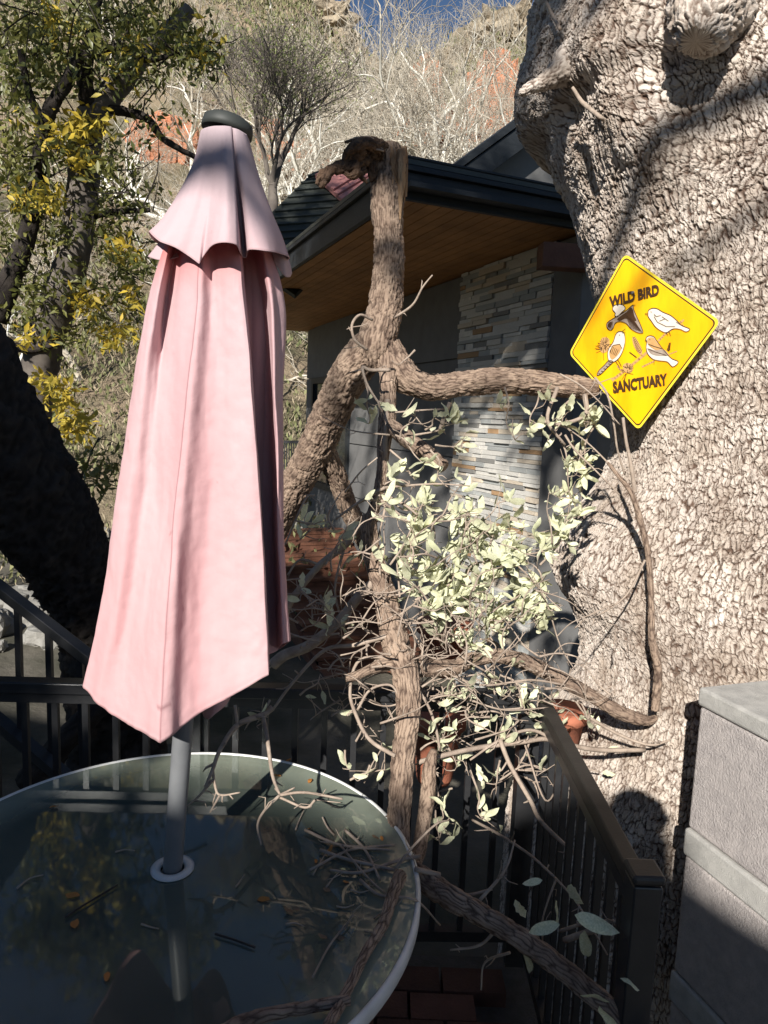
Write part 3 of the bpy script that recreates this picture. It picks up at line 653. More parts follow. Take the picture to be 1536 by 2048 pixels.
# roof: eave corner E, fascia along the wall and along the front
E0 = atpl(800, 395, Vector((0, 0, ZS)), UP); E0.z = ZS
ev = (E0 - Hp).dot(Un); et = (E0 - Hp).dot(Ud); print('eave overhang', ev, et)
frx = (1.62 + .45)
Efar = Hp + Un * ev + Ud * (tL + .35) + UP * ZS; Eright = Hp + Un * (ev - frx) + Ud * et + UP * ZS; Erf = Hp - Un * 3.6 + Ud * (tL + .35) + UP * ZS
n_pl = 15; wd_ = (ev + .0) / n_pl
for k_ in range(n_pl + 12):                                              # tongue-and-groove boards run with the long wall
    o0 = ev - .03 - k_ * wd_; o1 = o0 - wd_ + .006
    if o1 < ev - frx - 1.5: break
    b = MB(); b.box(Hp + Un * ((o0 + o1) / 2) + Ud * ((et + tL + .3) / 2) + UP * (ZS + .012), tL + .3 - et - .04, abs(o0 - o1), .018, (Ud, Un, UP)); b.build('soffit_board', M['soffit'], house)
b = MB(); b.box(Hp + Un * (ev - 2) + Ud * ((et + tL) / 2) + UP * (ZS + .045), tL + .3 - et, 4, .03, (Ud, Un, UP)); b.build('roof_deck', M['trim'], house)
def fascia(a, c, out, zb, zt, th, name='fascia'):
    b = MB(); d_ = (c - a).normalized(); L_ = (c - a).length; b.box((a + c) / 2 + out * (th / 2) + UP * ((zb + zt) / 2 - a.z), L_, th, zt - zb, (d_, out, UP)); return b.build(name, M['trim'], house, bevel=.004)
fascia(E0 - Un * .0, Eright, Uf, ZS - .015, ZS + .145, .04)
fascia(E0 + Uf * .04, Efar, Un, ZS - .015, ZS + .145, .04)
fascia(E0 + Un * .0, Eright, Uf, ZS + .147, ZS + .18, .07, 'drip_edge')
fascia(E0 + Uf * .07, Efar, Un, ZS + .147, ZS + .18, .07, 'drip_edge')
b = MB(); q_ = [E0 + Un * .07 + Uf * .07, Eright + Uf * .07, Erf - Un * 0 + Ud * 0, Efar + Un * .07]
q_ = [Vector((p.x, p.y, ZS + .182)) for p in q_]; q_[1] = q_[1] - Un * 1.2; q_[1].z += .0; q_[2].z += .0
b.prism(q_, UP * .03); b.build('roof_sheet', M['metal_roof'], house)
fascia(E0 + Un * .055 + Ud * .01, Eright - Un * 1.2, Uf, ZS + .214, ZS + .23, .085, 'roof_edge')
# red beam at the recess
b = MB(); b.bar(atpl(1080, 512, Hp + Ud * -.15, Ud), atpl(1215, 520, Hp + Ud * -.3, Ud) , .14, .16); b.build('beam', M['red_wood'], house)
# raised gable at the right
Gp = Hp + Ud * 1.1; ga = atpl(945, 322, Gp, Ud); gb_ = atpl(1130, 186, Gp, Ud); gbase = Vector((gb_.x, gb_.y, ZS + .3))
g2 = gb_ + (gb_ - ga) * .6; 
b = MB(); b.prism([Vector((ga.x, ga.y, ZS + .3)), ga, g2, Vector((g2.x, g2.y, ZS + .3))], Ud * .2); b.build('gable_wall', M['siding'], house)
rk = (g2 - ga).normalized(); rn = rk.cross(Ud).normalized(); rn = rn if rn.z > 0 else -rn
b = MB(); b.box((ga + g2) / 2 - rk * .15 - Ud * .05 - rn * .07, (g2 - ga).length + .5, .30, .16, (rk, Ud, rn)); b.build('gable_fascia', M['trim'], house, bevel=.004)
b = MB(); b.box((ga + g2) / 2 - rk * .15 + Ud * .0 + rn * .045, (g2 - ga).length + .6, .44, .05, (rk, Ud, rn)); b.build('gable_drip_edge', M['trim'], house)
# lower ribbed roof beyond the eave at the left, with a separate reddish metal piece
rr_ = thing('porch_roof', 'low dark ribbed metal roof sloping away left of the cedar soffit', 'roof', tuple(at(620, 450, 9)))
A1, B1, C1, D1 = at(530, 440, 8.6), at(625, 345, 9.4), at(760, 300, 9.2), at(690, 440, 8.2); D2 = at(548, 560, 7.9)
nn_ = (B1 - A1).cross(D2 - A1).normalized(); nn_ = nn_ if nn_.dot(CAM - A1) > 0 else -nn_
def onr(px, py, o=0): return atpl(px, py, A1 + nn_ * o, nn_)
outl = [(528, 440), (625, 345), (700, 322), (770, 300), (760, 420), (590, 590), (545, 560)]
b = MB(); b.prism([onr(*p) for p in outl], -nn_ * .05); b.build('roof_panel', M['metal_roof'], rr_)
for k_ in range(15):
    y0 = 352 + k_ * 14; xl_ = np.interp(y0, [345, 440, 560], [622, 532, 548]); b = MB(); b.bar(onr(xl_, y0, .012), onr(760, y0 - 16, .012), .035, .025, nn_); b.build('rib', M['metal_roof'], rr_)
pk = thing('pink_roof_piece', 'pink metal roof piece beside the torn bark, paler than the ribbed roof', 'flashing', tuple(onr(690, 375, .06)))
b = MB(); b.prism([onr(p, q, .09) for p, q in ((630, 348), (655, 338), (745, 330), (742, 362), (688, 402))], -nn_ * .05); b.build('pink_roof_sheet', M['pink_roof'], pk)
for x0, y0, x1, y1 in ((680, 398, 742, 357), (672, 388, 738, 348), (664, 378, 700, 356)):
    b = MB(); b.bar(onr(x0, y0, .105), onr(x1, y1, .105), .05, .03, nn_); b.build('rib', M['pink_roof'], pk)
# wooden stair block beside the long wall
st = thing('wooden_stairs', 'red-brown wooden stairs climbing beside the grey wall, left of the stone column', 'stairs', tuple(atz(650, 1290, -.75)))
for k_ in range(11):
    f_ = k_ / 10; zt = .22 - k_ * .095; tt = 4.6 - k_ * .27
    c = WP(tt, zt, .62); b = MB(); b.box(c, .30, 1.15, .04, (Ud, Un, UP)); b.build('tread', M['red_wood'], st, bevel=.004)
    b = MB(); b.box(WP(tt - .13, zt - .09, .62), .03, 1.1, .13, (Ud, Un, UP)); b.build('riser', M['red_wood'], st)
for o_ in (.03, 1.21):
    b = MB(); b.bar(WP(4.75, .12, o_), WP(1.75, -.93, o_), .05, .24); b.build('stringer', M['red_wood'], st)
# far fence left of the house
ff = thing('porch_railing', 'black far railing with close balusters at the left corner of the house', 'railing', tuple(at(585, 990, 12.2)))
for k_ in range(13):
    x_ = 560 + k_ * 4.6; b = MB(); b.bar(at(x_, 885, 12.2), at(x_ - 1, 990, 12.2), .018, .018, Vector((0, 1, 0))); b.build('baluster', M['black_metal'], ff)
b = MB(); b.bar(at(556, 884, 12.2), at(616, 884, 12.2), .05, .05); b.build('top_rail', M['black_metal'], ff)

# ------------------------------------------------------------------ black railing round the deck
ZR = .93
Pc = atz(1062, 1382, ZR); Pn = atz(1283, 1755, ZR); Pl_ = atz(-260, 1350, ZR)
Pn.z = Pc.z = Pl_.z = 0
def rail(name, label, A, B, nb, zt=ZR, zb=.10, top='black_metal', posts=(), bw=.018, tw=.055):
    r_ = thing(name, label, 'railing', (A.x, A.y, 0)); d_ = (B - A).normalized()
    b = MB(); b.bar(A + UP * (zt - .02), B + UP * (zt - .02), tw, .035); b.build('top_rail', M[top], r_, bevel=.004)
    b = MB(); b.bar(A + UP * (zt - .055), B + UP * (zt - .055), .03, .028); b.build('under_rail', M['black_metal'], r_)
    b = MB(); b.bar(A + UP * zb, B + UP * zb, .035, .035); b.build('bottom_rail', M['black_metal'], r_)
    bm_ = None
    for k_ in range(1, nb):
        p = A.lerp(B, k_ / nb)
        if bm_ is None: b = MB(); b.box((0, 0, 0), bw, bw, zt - .07 - zb - .018, (d_, d_.cross(UP), UP)); bm_ = b.mesh('baluster', M['black_metal'])
        o = link('baluster', bm_, r_); o.location = p - r_.location + UP * ((zt - .07 + zb + .018) / 2); o.matrix_parent_inverse = Matrix()
    return r_
r1 = rail('deck_railing', 'black metal railing along the back of the deck behind the glass table', Pl_, Pc, 22)
for p in (Pl_.lerp(Pc, .48), Pc):
    b = MB(); b.box(Vector((p.x, p.y, ZR / 2 - .03)), .06, .06, ZR - .07); b.build('post', M['black_metal'], r1)
r2 = rail('deck_railing', 'dark railing running along the big trunk toward the square capped post', Pc + Vector((.03, -.035, 0)), Pn, 11, top='rail_top', tw=.036, bw=.016)
b = MB(); b.box((Pn.x, Pn.y - .01, ZR / 2 - .01), .052, .052, ZR + .03); b.build('post', M['black_metal'], r2, bevel=.003)
b = MB(); b.box((Pn.x, Pn.y - .01, ZR + .018), .060, .060, .018); b.build('post_cap', M['rail_top'], r2, bevel=.006)
# stair rail going down beyond the railing at the left
sr = thing('stair_railing', 'black handrail sloping down beyond the deck at the left edge, twigs caught on it', 'railing', tuple(at(100, 1400, 2.7)))
b = MB(); b.bar(at(-60, 1130, 2.75), at(235, 1360, 2.5), .05, .04); b.build('handrail', M['black_metal'], sr, bevel=.003)
b = MB(); b.bar(at(-60, 1395, 2.75), at(160, 1580, 2.5), .05, .04); b.build('lower_rail', M['black_metal'], sr)
for x_ in (-35, 35, 97, 160):
    f_ = (x_ + 60) / 295; b = MB(); b.bar(at(x_, 1130 + 230 * f_, 2.75 - .25 * f_), at(x_ + 8, 1395 + 248 * f_, 2.75 - .25 * f_), .022, .022, Vector((0, 1, 0))); b.build('baluster', M['black_metal'], sr)

# ------------------------------------------------------------------ deck of bricks
dk = thing('brick_deck', 'dark brick paving of the deck under the table', 'paving', (0, 0, -.06))
tag(dk, kind='structure')
P_ = [Vector((-3.2, -3.0, -.05)), Vector((Pn.x + .1, -3.0, -.05)), Vector((Pn.x + .1, Pn.y, -.05)), Vector((Pc.x + .08, Pc.y + .08, -.05)), Vector((-3.2, Pl_.y + .08, -.05))]
b = MB(); b.prism([p - UP * .9 for p in P_], UP * .9); b.build('deck_base', M['mortar'], dk)
bm_ = MB(); bm_.box((0, 0, 0), .195, .095, .05); bmesh_ = bm_.mesh('brick', M['brick']); g = random.Random(8); cnt = 0
for iy in range(24):
    for ix in range(16):
        x_ = -1.3 + ix * .205 + (.1 if iy % 2 else 0); y_ = -.05 + iy * .103 + .28 * 0
        if x_ + .1 > Pc.x + .05 and y_ > 0: continue
        if y_ > 2.1 or cnt >= 300: continue
        o = link('brick', bmesh_, dk); o.location = (x_, y_, -.026 + .06 + g.uniform(-.002, .002)); o.rotation_euler.z = g.uniform(-.01, .01); cnt += 1
        o.matrix_parent_inverse = Matrix.Identity(4)

# ------------------------------------------------------------------ masonry wall on the right
WA = atz(1397, 1372, 1.05); WB = atz(1536, 1441, 1.05); wd1 = (WB - WA).normalized(); wn = Vector((-wd1.y, wd1.x, 0)); wn = wn if wn.x < 0 else -wn
wx_ = -wn
wl = thing('masonry_wall', 'stuccoed block wall with a grey concrete cap in the lower right corner', 'wall', (WA.x, WA.y, 0))
def zat(px, py): return atpl(px, py, WA, wn).z
zc1 = zat(1397, 1412); zj1 = zat(1381, 1662); zj2 = zat(1374, 1716); zj3 = zat(1352, 1950); zj4 = zat(1346, 2010)
print('wall z', zc1, zj1, zj2, zj3, zj4)
def course(name, z0, z1, m_, proud, mm=.004, seg=(0, 2.4)):
    Lw = seg[1] - seg[0]; b = MB()
    c = WA + wd1 * (seg[0] + Lw / 2) + wx_ * (.42 - proud) / 1 + wd1 * (-proud / 2); c.z = (z0 + z1) / 2
    b.box(c, Lw + proud, .84, z1 - z0 - mm, (wd1, wx_, UP)); return b.build(name, m_, wl, bevel=.008)
course('wall_cap', zc1, 1.05, M['conc'], .0); course('stucco_block', zj1, zc1, M['stucco'], -.006); course('concrete_band', zj2, zj1, M['conc'], .0)
course('stucco_block', zj3, zj2, M['stucco'], -.006); course('concrete_band', zj4, zj3, M['conc'], 0); course('stucco_block', -.02, zj4, M['stucco'], -.006)

# ------------------------------------------------------------------ glass table
ZT = .72
rim_px = [(0, 1597), (100, 1560), (200, 1530), (300, 1508), (430, 1498), (560, 1520), (650, 1553), (700, 1580), (780, 1640), (858, 1780), (848, 1855), (800, 1940), (745, 2005), (700, 2048)]
_P = np.array([[*atz(*p, ZT)][:2] for p in rim_px]); _A = np.c_[2 * _P, np.ones(len(_P))]; _s = np.linalg.lstsq(_A, (_P ** 2).sum(1), rcond=None)[0]
TR = math.sqrt(_s[2] + _s[0] ** 2 + _s[1] ** 2); TC = Vector((_s[0], _s[1], 0)); print('table', TC, TR)
hole = atz(345, 1738, ZT); TH = Vector((hole.x, hole.y, 0))
def glass_mat():
    m = bpy.data.materials.new('murky_table_glass'); m.use_nodes = True; t = m.node_tree; N = t.nodes; L = t.links; N.clear()
    o = N.new('ShaderNodeOutputMaterial'); tc = N.new('ShaderNodeTexCoord')
    nz = N.new('ShaderNodeTexNoise'); nz.inputs['Scale'].default_value = 3.2; nz.inputs['Detail'].default_value = 9; nz.inputs['Roughness'].default_value = .62; L.new(tc.outputs['Object'], nz.inputs['Vector'])
    cr = N.new('ShaderNodeValToRGB'); cr.color_ramp.elements[0].position = .36; cr.color_ramp.elements[0].color = (.22, .26, .215, 1); cr.color_ramp.elements[1].position = .66; cr.color_ramp.elements[1].color = (.09, .11, .092, 1); L.new(nz.outputs['Fac'], cr.inputs['Fac'])
    df = N.new('ShaderNodeBsdfDiffuse'); L.new(cr.outputs[0], df.inputs['Color'])
    tr = N.new('ShaderNodeBsdfTransparent'); tr.inputs['Color'].default_value = (.62, .70, .66, 1)
    vm = N.new('ShaderNodeVectorMath'); vm.operation = 'DISTANCE'; vm.inputs[1].default_value = (TC.x, TC.y, ZT); L.new(tc.outputs['Object'], vm.inputs[0])
    rm = N.new('ShaderNodeMapRange'); rm.inputs['From Min'].default_value = TR - .17; rm.inputs['From Max'].default_value = TR - .02; rm.inputs['To Min'].default_value = 0; rm.inputs['To Max'].default_value = .9; rm.interpolation_type = 'SMOOTHSTEP'; L.new(vm.outputs['Value'], rm.inputs['Value'])
    mxc = N.new('ShaderNodeMix'); mxc.data_type = 'RGBA'; mxc.inputs['B'].default_value = (.48, .54, .43, 1); L.new(rm.outputs[0], mxc.inputs['Factor']); L.new(cr.outputs[0], mxc.inputs['A']); L.new(mxc.outputs['Result'], df.inputs['Color'])
    m1 = N.new('ShaderNodeMixShader'); mr = N.new('ShaderNodeMapRange'); mr.inputs['From Min'].default_value = .3; mr.inputs['From Max'].default_value = .7; mr.inputs['To Min'].default_value = .35; mr.inputs['To Max'].default_value = .65
    L.new(nz.outputs['Fac'], mr.inputs['Value']); L.new(mr.outputs[0], m1.inputs[0]); L.new(tr.outputs[0], m1.inputs[1]); L.new(df.outputs[0], m1.inputs[2])
    gl = N.new('ShaderNodeBsdfGlossy'); gl.inputs['Roughness'].default_value = .035; gl.inputs['Color'].default_value = (.92, .95, .92, 1)
    n3 = N.new('ShaderNodeTexNoise'); n3.inputs['Scale'].default_value = 5; L.new(tc.outputs['Object'], n3.inputs['Vector'])
    bp = N.new('ShaderNodeBump'); bp.inputs['Strength'].default_value = .05; bp.inputs['Distance'].default_value = .01; L.new(n3.outputs['Fac'], bp.inputs['Height']); L.new(bp.outputs[0], gl.inputs['Normal'])
    fr_ = N.new('ShaderNodeFresnel'); fr_.inputs['IOR'].default_value = 1.6
    m2 = N.new('ShaderNodeMixShader'); L.new(fr_.outputs[0], m2.inputs[0]); L.new(m1.outputs[0], m2.inputs[1]); L.new(gl.outputs[0], m2.inputs[2]); L.new(m2.outputs[0], o.inputs['Surface'])
    return m
M['table_glass'] = glass_mat()
tb = thing('patio_table', 'round white-rimmed patio table with murky glass top holding the closed parasol', 'table', tuple(TC))
def ring(b, c, r0, r1, z0, z1, n=128):
    V = []; 
    for i_ in range(n):
        a = i_ * 2 * math.pi / n; cs, sn = math.cos(a), math.sin(a)
        for r_, z_ in ((r0, z0), (r1 - .003, z0), (r1, z0 + .004), (r1, z1 - .005), (r1 - .005, z1), (r0 + .003, z1), (r0, z1 - .003)): V.append((c.x + r_ * cs, c.y + r_ * sn, z_))
    k = 7; b.add(V, [(i_ * k + j_, ((i_ + 1) % n) * k + j_, ((i_ + 1) % n) * k + (j_ + 1) % k, i_ * k + (j_ + 1) % k) for i_ in range(n) for j_ in range(k)])
b = MB(); ring(b, TC, TR - .012, TR, ZT - .030, ZT + .003); o = b.build('rim', M['white_metal'], tb, smooth=True)
b = MB(); n = 96; hr = .026; V = []
for z_ in (ZT - .006, ZT):
    for r_, c_ in ((TR - .0125, TC), (hr, TH)): V += [(c_.x + r_ * math.cos(i_ * 2 * math.pi / n), c_.y + r_ * math.sin(i_ * 2 * math.pi / n), z_) for i_ in range(n)]
fc_ = []
for i_ in range(n):
    j_ = (i_ + 1) % n; fc_ += [(i_, n + i_, n + j_, j_), (2 * n + i_, 2 * n + j_, 3 * n + j_, 3 * n + i_), (i_, j_, 2 * n + j_, 2 * n + i_), (n + i_, 3 * n + i_, 3 * n + j_, n + j_)]
b.add(V, fc_); b.build('glass_top', M['table_glass'], tb)
b = MB(); ring(b, TH, .0262, .048, ZT + .0005, ZT + .006, 48); b.build('grommet', M['white_metal'], tb, smooth=True)
for a_ in (52, 142, 232, 322):
    d_ = Vector((math.cos(R(a_)), math.sin(R(a_)), 0)); b = MB()
    b.bar(TH + d_ * .045 + UP * (ZT - .05), TC + d_ * (TR - .02) + UP * (ZT - .022), .05, .012)
    pts = [TC + d_ * (TR - .05) + UP * (ZT - .03), TC + d_ * (TR - .10) + UP * .45, TC + d_ * (TR - .16) + UP * .2, TC + d_ * (TR - .06) + UP * .012]
    b.tube(catmull(pts, 14), .014, 8); b.build('leg', M['white_metal'], tb)
b = MB(); b.bar(atz(150, 1617, ZT - .03), atz(440, 1622, ZT - .03), .03, .02); b.build('brace', M['white_metal'], tb)
b = MB(); b.bar(atz(690, 1865, ZT - .03), atz(825, 1845, ZT - .03), .05, .02); b.build('brace', M['white_metal'], tb)

# ------------------------------------------------------------------ closed parasol
um = thing('parasol', 'faded pink closed parasol hanging in folds over the glass table', 'parasol', (TH.x, TH.y, 0))
UY = TH.y
ptop = at(456, 262, UY + .03); pbot = Vector((TH.x, TH.y, .10)); 
def paxis(z): f_ = (z - ZT) / (ptop.z - ZT); return Vector((TH.x + (ptop.x - TH.x) * f_, TH.y + (ptop.y - TH.y) * f_, z))
b = MB(); b.tube([paxis(.10), paxis(ZT), paxis(1.4), paxis(ptop.z - .02)], .0215, 28); b.build('pole', M['grey_pole'], um, smooth=True)
b = MB(); b.tube([Vector((TH.x - .005, TH.y, .0)), Vector((TH.x - .005, TH.y, .04)), Vector((TH.x - .005, TH.y, .06)), Vector((TH.x - .005, TH.y, .30))], [.24, .23, .045, .03], 32); b.build('base', M['black_metal'], um)
def fabric():
    m = bpy.data.materials.new('faded_pink_canvas'); m.use_nodes = True; t = m.node_tree; N = t.nodes; L = t.links; b = N['Principled BSDF']; b.inputs['Roughness'].default_value = .9; b.inputs['Specular IOR Level'].default_value = .1
    tc = N.new('ShaderNodeTexCoord'); mp = N.new('ShaderNodeMapping'); mp.inputs['Scale'].default_value = (7, 7, 1.3); L.new(tc.outputs['Object'], mp.inputs['Vector'])
    nz = N.new('ShaderNodeTexNoise'); nz.inputs['Scale'].default_value = 1.1; nz.inputs['Detail'].default_value = 7; L.new(mp.outputs[0], nz.inputs['Vector'])
    cr = N.new('ShaderNodeValToRGB'); e_ = cr.color_ramp.elements; e_[0].position = .32; e_[0].color = (.55, .305, .31, 1); e_[1].position = .70; e_[1].color = (.60, .405, .41, 1); L.new(nz.outputs['Fac'], cr.inputs['Fac'])
    # sun-bleached towards the top (true fading of the cloth): attribute fade, 0 hem .. 1 top; and unfaded under the vent
    at_ = N.new('ShaderNodeAttribute'); at_.attribute_name = 'fade'; mx = N.new('ShaderNodeMix'); mx.data_type = 'RGBA'; mx.inputs['B'].default_value = (.50, .395, .415, 1); L.new(at_.outputs['Fac'], mx.inputs['Factor']); L.new(cr.outputs[0], mx.inputs['A'])
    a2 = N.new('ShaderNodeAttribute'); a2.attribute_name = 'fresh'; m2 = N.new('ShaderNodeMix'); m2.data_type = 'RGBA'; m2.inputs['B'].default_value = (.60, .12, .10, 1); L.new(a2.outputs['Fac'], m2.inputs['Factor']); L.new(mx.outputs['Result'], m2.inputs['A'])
    n4 = N.new('ShaderNodeTexNoise'); n4.inputs['Scale'].default_value = 34; n4.inputs['Detail'].default_value = 5; L.new(tc.outputs['Object'], n4.inputs['Vector'])
    c4 = N.new('ShaderNodeValToRGB'); c4.color_ramp.elements[0].position = .70; c4.color_ramp.elements[1].position = .78; c4.color_ramp.elements[1].color = (.55, .55, .55, 1); L.new(n4.outputs['Fac'], c4.inputs['Fac'])
    m3 = N.new('ShaderNodeMix'); m3.data_type = 'RGBA'; m3.inputs['B'].default_value = (.40, .20, .20, 1); L.new(c4.outputs[0], m3.inputs['Factor']); L.new(m2.outputs['Result'], m3.inputs['A'])
    a5 = N.new('ShaderNodeAttribute'); a5.attribute_name = 'seam'; m5 = N.new('ShaderNodeMix'); m5.data_type = 'RGBA'; m5.inputs['B'].default_value = (.26, .13, .14, 1); L.new(a5.outputs['Fac'], m5.inputs['Factor']); L.new(m3.outputs['Result'], m5.inputs['A'])
    col = m5.outputs['Result']; L.new(col, b.inputs['Base Color'])
    n5 = N.new('ShaderNodeTexNoise'); n5.inputs['Scale'].default_value = 16; n5.inputs['Detail'].default_value = 4; L.new(tc.outputs['Object'], n5.inputs['Vector'])
    n6 = N.new('ShaderNodeTexNoise'); n6.inputs['Scale'].default_value = 900; L.new(tc.outputs['Object'], n6.inputs['Vector'])
    ad = N.new('ShaderNodeMath'); ad.operation = 'MULTIPLY_ADD'; ad.inputs[1].default_value = .06; L.new(n6.outputs['Fac'], ad.inputs[0]); L.new(n5.outputs['Fac'], ad.inputs[2])
    bp = N.new('ShaderNodeBump'); bp.inputs['Strength'].default_value = .32; bp.inputs['Distance'].default_value = .013; L.new(ad.outputs[0], bp.inputs['Height']); L.new(bp.outputs[0], b.inputs['Normal'])
    tr = N.new('ShaderNodeBsdfTranslucent'); tr.inputs['Color'].default_value = (.60, .17, .15, 1); ms = N.new('ShaderNodeMixShader'); ms.inputs[0].default_value = .10
    L.new(b.outputs[0], ms.inputs[1]); L.new(tr.outputs[0], ms.inputs[2]); L.new(ms.outputs[0], N['Material Output'].inputs['Surface'])
    return m
M['canvas'] = fabric()
# each column: a crease or ridge line from top to hem, as (px, py, depth offset in metres; minus is nearer)
# the closed cloth runs left silhouette -> front -> right silhouette -> back
K = [
 # left silhouette
 [(352, 420, .00), (300, 600, -.00), (262, 800, .0), (232, 1000, .0), (205, 1200, .0), (166, 1370, .0)],
 [(356, 420, -.03), (314, 600, -.04), (280, 800, -.045), (255, 1000, -.05), (232, 1200, -.06), (186, 1400, -.05)],
 [(360, 420, -.012), (326, 600, -.012), (302, 800, -.040), (286, 1000, -.040), (262, 1200, -.055), (215, 1422, -.065)],
 [(372, 420, -.02), (337, 600, .012), (318, 800, -.038), (306, 1000, -.050), (286, 1200, -.080), (248, 1443, -.090)],
 [(388, 420, -.055), (366, 600, -.055), (344, 800, -.068), (334, 1000, -.085), (312, 1200, -.115), (284, 1465, -.13)],
 # main seam, leading to the lowest tip
 [(400, 420, -.065), (394, 600, -.080), (372, 800, -.098), (351, 1000, -.118), (336, 1200, -.145), (320, 1487, -.175)],
 [(408, 420, -.068), (404, 600, -.080), (384, 800, -.099), (366, 1000, -.118), (351, 1200, -.140), (343, 1472, -.160)],
 # fold behind it
 [(420, 420, -.055), (422, 600, -.064), (406, 800, -.082), (390, 1000, -.096), (374, 1200, -.108), (364, 1455, -.134)],
 [(432, 420, -.06), (440, 600, -.068), (436, 800, -.078), (424, 1000, -.082), (412, 1200, -.088), (410, 1420, -.112)],
 [(446, 420, -.062), (464, 600, -.086), (470, 800, -.096), (468, 1000, -.100), (464, 1200, -.104), (468, 1390, -.114)],
 [(462, 420, -.056), (478, 600, -.092), (494, 800, -.104), (502, 1000, -.110), (508, 1200, -.112), (520, 1360, -.118)],
 # sharp front edge
 [(474, 420, -.050), (488, 600, -.090), (504, 800, -.104), (518, 1000, -.110), (530, 1200, -.112), (539, 1350, -.116)],
 [(476, 420, -.030), (491, 600, -.060), (507, 800, -.070), (520, 1000, -.072), (532, 1200, -.074), (538, 1346, -.078)],
 # deep shaded recess
 [(470, 420, .00), (494, 600, .03), (509, 800, .045), (520, 1000, .05), (530, 1200, .05), (536, 1290, .05)],
 [(488, 420, .00), (524, 600, .045), (536, 800, .05), (543, 1000, .05), (550, 1200, .045), (552, 1296, .04)],
 # thin lit strip
 [(506, 420, -.02), (540, 600, -.040), (548, 800, -.036), (554, 1000, -.030), (560, 1200, -.030), (563, 1288, -.030)],
 [(512, 420, -.01), (552, 600, -.020), (556, 800, -.020), (561, 1000, -.020), (571, 1200, -.018), (577, 1283, -.02)],
 [(516, 420, .01), (566, 600, .01), (566, 800, .01), (566, 1000, .01), (572, 1200, .01), (578, 1281, .01)],
 # back
 [(510, 420, .05), (556, 600, .07), (552, 800, .08), (548, 1000, .08), (552, 1200, .09), (556, 1300, .09)],
 [(480, 420, .03), (510, 600, .04), (505, 800, .04), (500, 1000, .045), (498, 1200, .05), (500, 1330, .05)],
 [(450, 420, .07), (460, 600, .11), (450, 800, .12), (440, 1000, .125), (435, 1200, .13), (438, 1370, .14)],
 [(410, 420, .03), (400, 600, .05), (385, 800, .05), (372, 1000, .055), (365, 1200, .055), (362, 1390, .06)],
 [(375, 420, .06), (345, 600, .10), (322, 800, .11), (302, 1000, .12), (285, 1200, .12), (270, 1410, .13)],
 [(358, 420, .02), (312, 600, .05), (280, 800, .05), (255, 1000, .05), (235, 1200, .05), (205, 1392, .05)],
]
def loft(cols, nrow, sub, sharp=(), closed=True):
    """smooth sheet through the columns: returns grid (rows, cols) of points"""
    G = []
    for c in cols:
        P = np.array([[*at(x_, y_, UY + .012 + d_)] for x_, y_, d_ in c]); G.append(catmull(P, nrow))
    G = np.array(G); m = len(cols); outc = []; idx = []
    rngs = range(m if closed else m - 1)
    for i_ in rngs:
        p0, p1, p2, p3 = G[(i_ - 1) % m] if (closed or i_ > 0) else G[0], G[i_], G[(i_ + 1) % m], G[(i_ + 2) % m] if (closed or i_ + 2 < m) else G[-1]
        t1 = np.zeros_like(p1) if i_ in sharp else (p2 - p0) * .5; t2 = np.zeros_like(p1) if (i_ + 1) % m in sharp else (p3 - p1) * .5
        if i_ in sharp: t1 = (p2 - p1) * .8
        if (i_ + 1) % m in sharp: t2 = (p2 - p1) * .8
        # keep tangents from overshooting short neighbours
        L_ = np.linalg.norm(p2 - p1, axis=1)[:, None]
        for tt in (t1, t2):
            l_ = np.linalg.norm(tt, axis=1)[:, None] + 1e-9; tt *= np.minimum(1, 1.5 * L_ / l_)
        for k_ in range(sub):
            t = k_ / sub; h00 = 2 * t ** 3 - 3 * t ** 2 + 1; h10 = t ** 3 - 2 * t ** 2 + t; h01 = -2 * t ** 3 + 3 * t ** 2; h11 = t ** 3 - t ** 2
            outc.append(p1 * h00 + t1 * h10 + p2 * h01 + t2 * h11); idx.append(i_ + t)
    if not closed: outc.append(G[-1]); idx.append(m - 1)
    return np.array(outc).transpose(1, 0, 2), np.array(idx)
def cloth(name, cols, nrow, sub, sharp=(), closed=True, fade=None, fresh=None, seam=None, th=.0014, parent=um, wr=.0022):
    Gd, idx = loft(cols, nrow, sub, sharp, closed); r_, c_ = Gd.shape[:2]; q = Gd.reshape(-1, 3)
    q = q + wr * np.stack([fbm(q * [18, 18, 6], 3, 60), fbm(q * [18, 18, 6], 3, 61) + .9 * fbm(q * [34, 34, 5] + 3, 3, 62) + .35 * fbm(q * [60, 60, 50], 2, 64), np.zeros(len(q))], -1) * 2
    i_ = np.arange(r_ - 1)[:, None] * c_; j_ = np.arange(c_ if closed else c_ - 1)[None]; k_ = (j_ + 1) % c_
    Fq = np.stack([i_ + j_, i_ + k_, i_ + c_ + k_, i_ + c_ + j_], -1).reshape(-1, 4)
    tt, ii = np.meshgrid(np.linspace(0, 1, r_), idx, indexing='ij')
    at_ = {'fade': (fade(tt) if fade else tt * 0).ravel(), 'fresh': (fresh(tt) if fresh else tt * 0).ravel(), 'seam': (seam(tt, ii) if seam else tt * 0).ravel()}
    o = link(name, mesh_np(name, q, Fq, M['canvas'], attr=at_), parent); m_ = o.modifiers.new('thickness', 'SOLIDIFY'); m_.thickness = th; m_.offset = 0
    return o, Gd, idx
def seamf(tt, ii):
    s_ = np.exp(-((ii - 5) / .06) ** 2) * .8 * (tt > .12) + np.exp(-((tt - .987) / .0022) ** 2) * .35
    s_ = s_ + (np.abs(ii - 4.75) < .02) * (tt > .955) * .6 + (np.abs(tt - .952) < .0025) * (ii > 4.75) * (ii < 6.0) * .6
    return np.clip(s_, 0, 1)
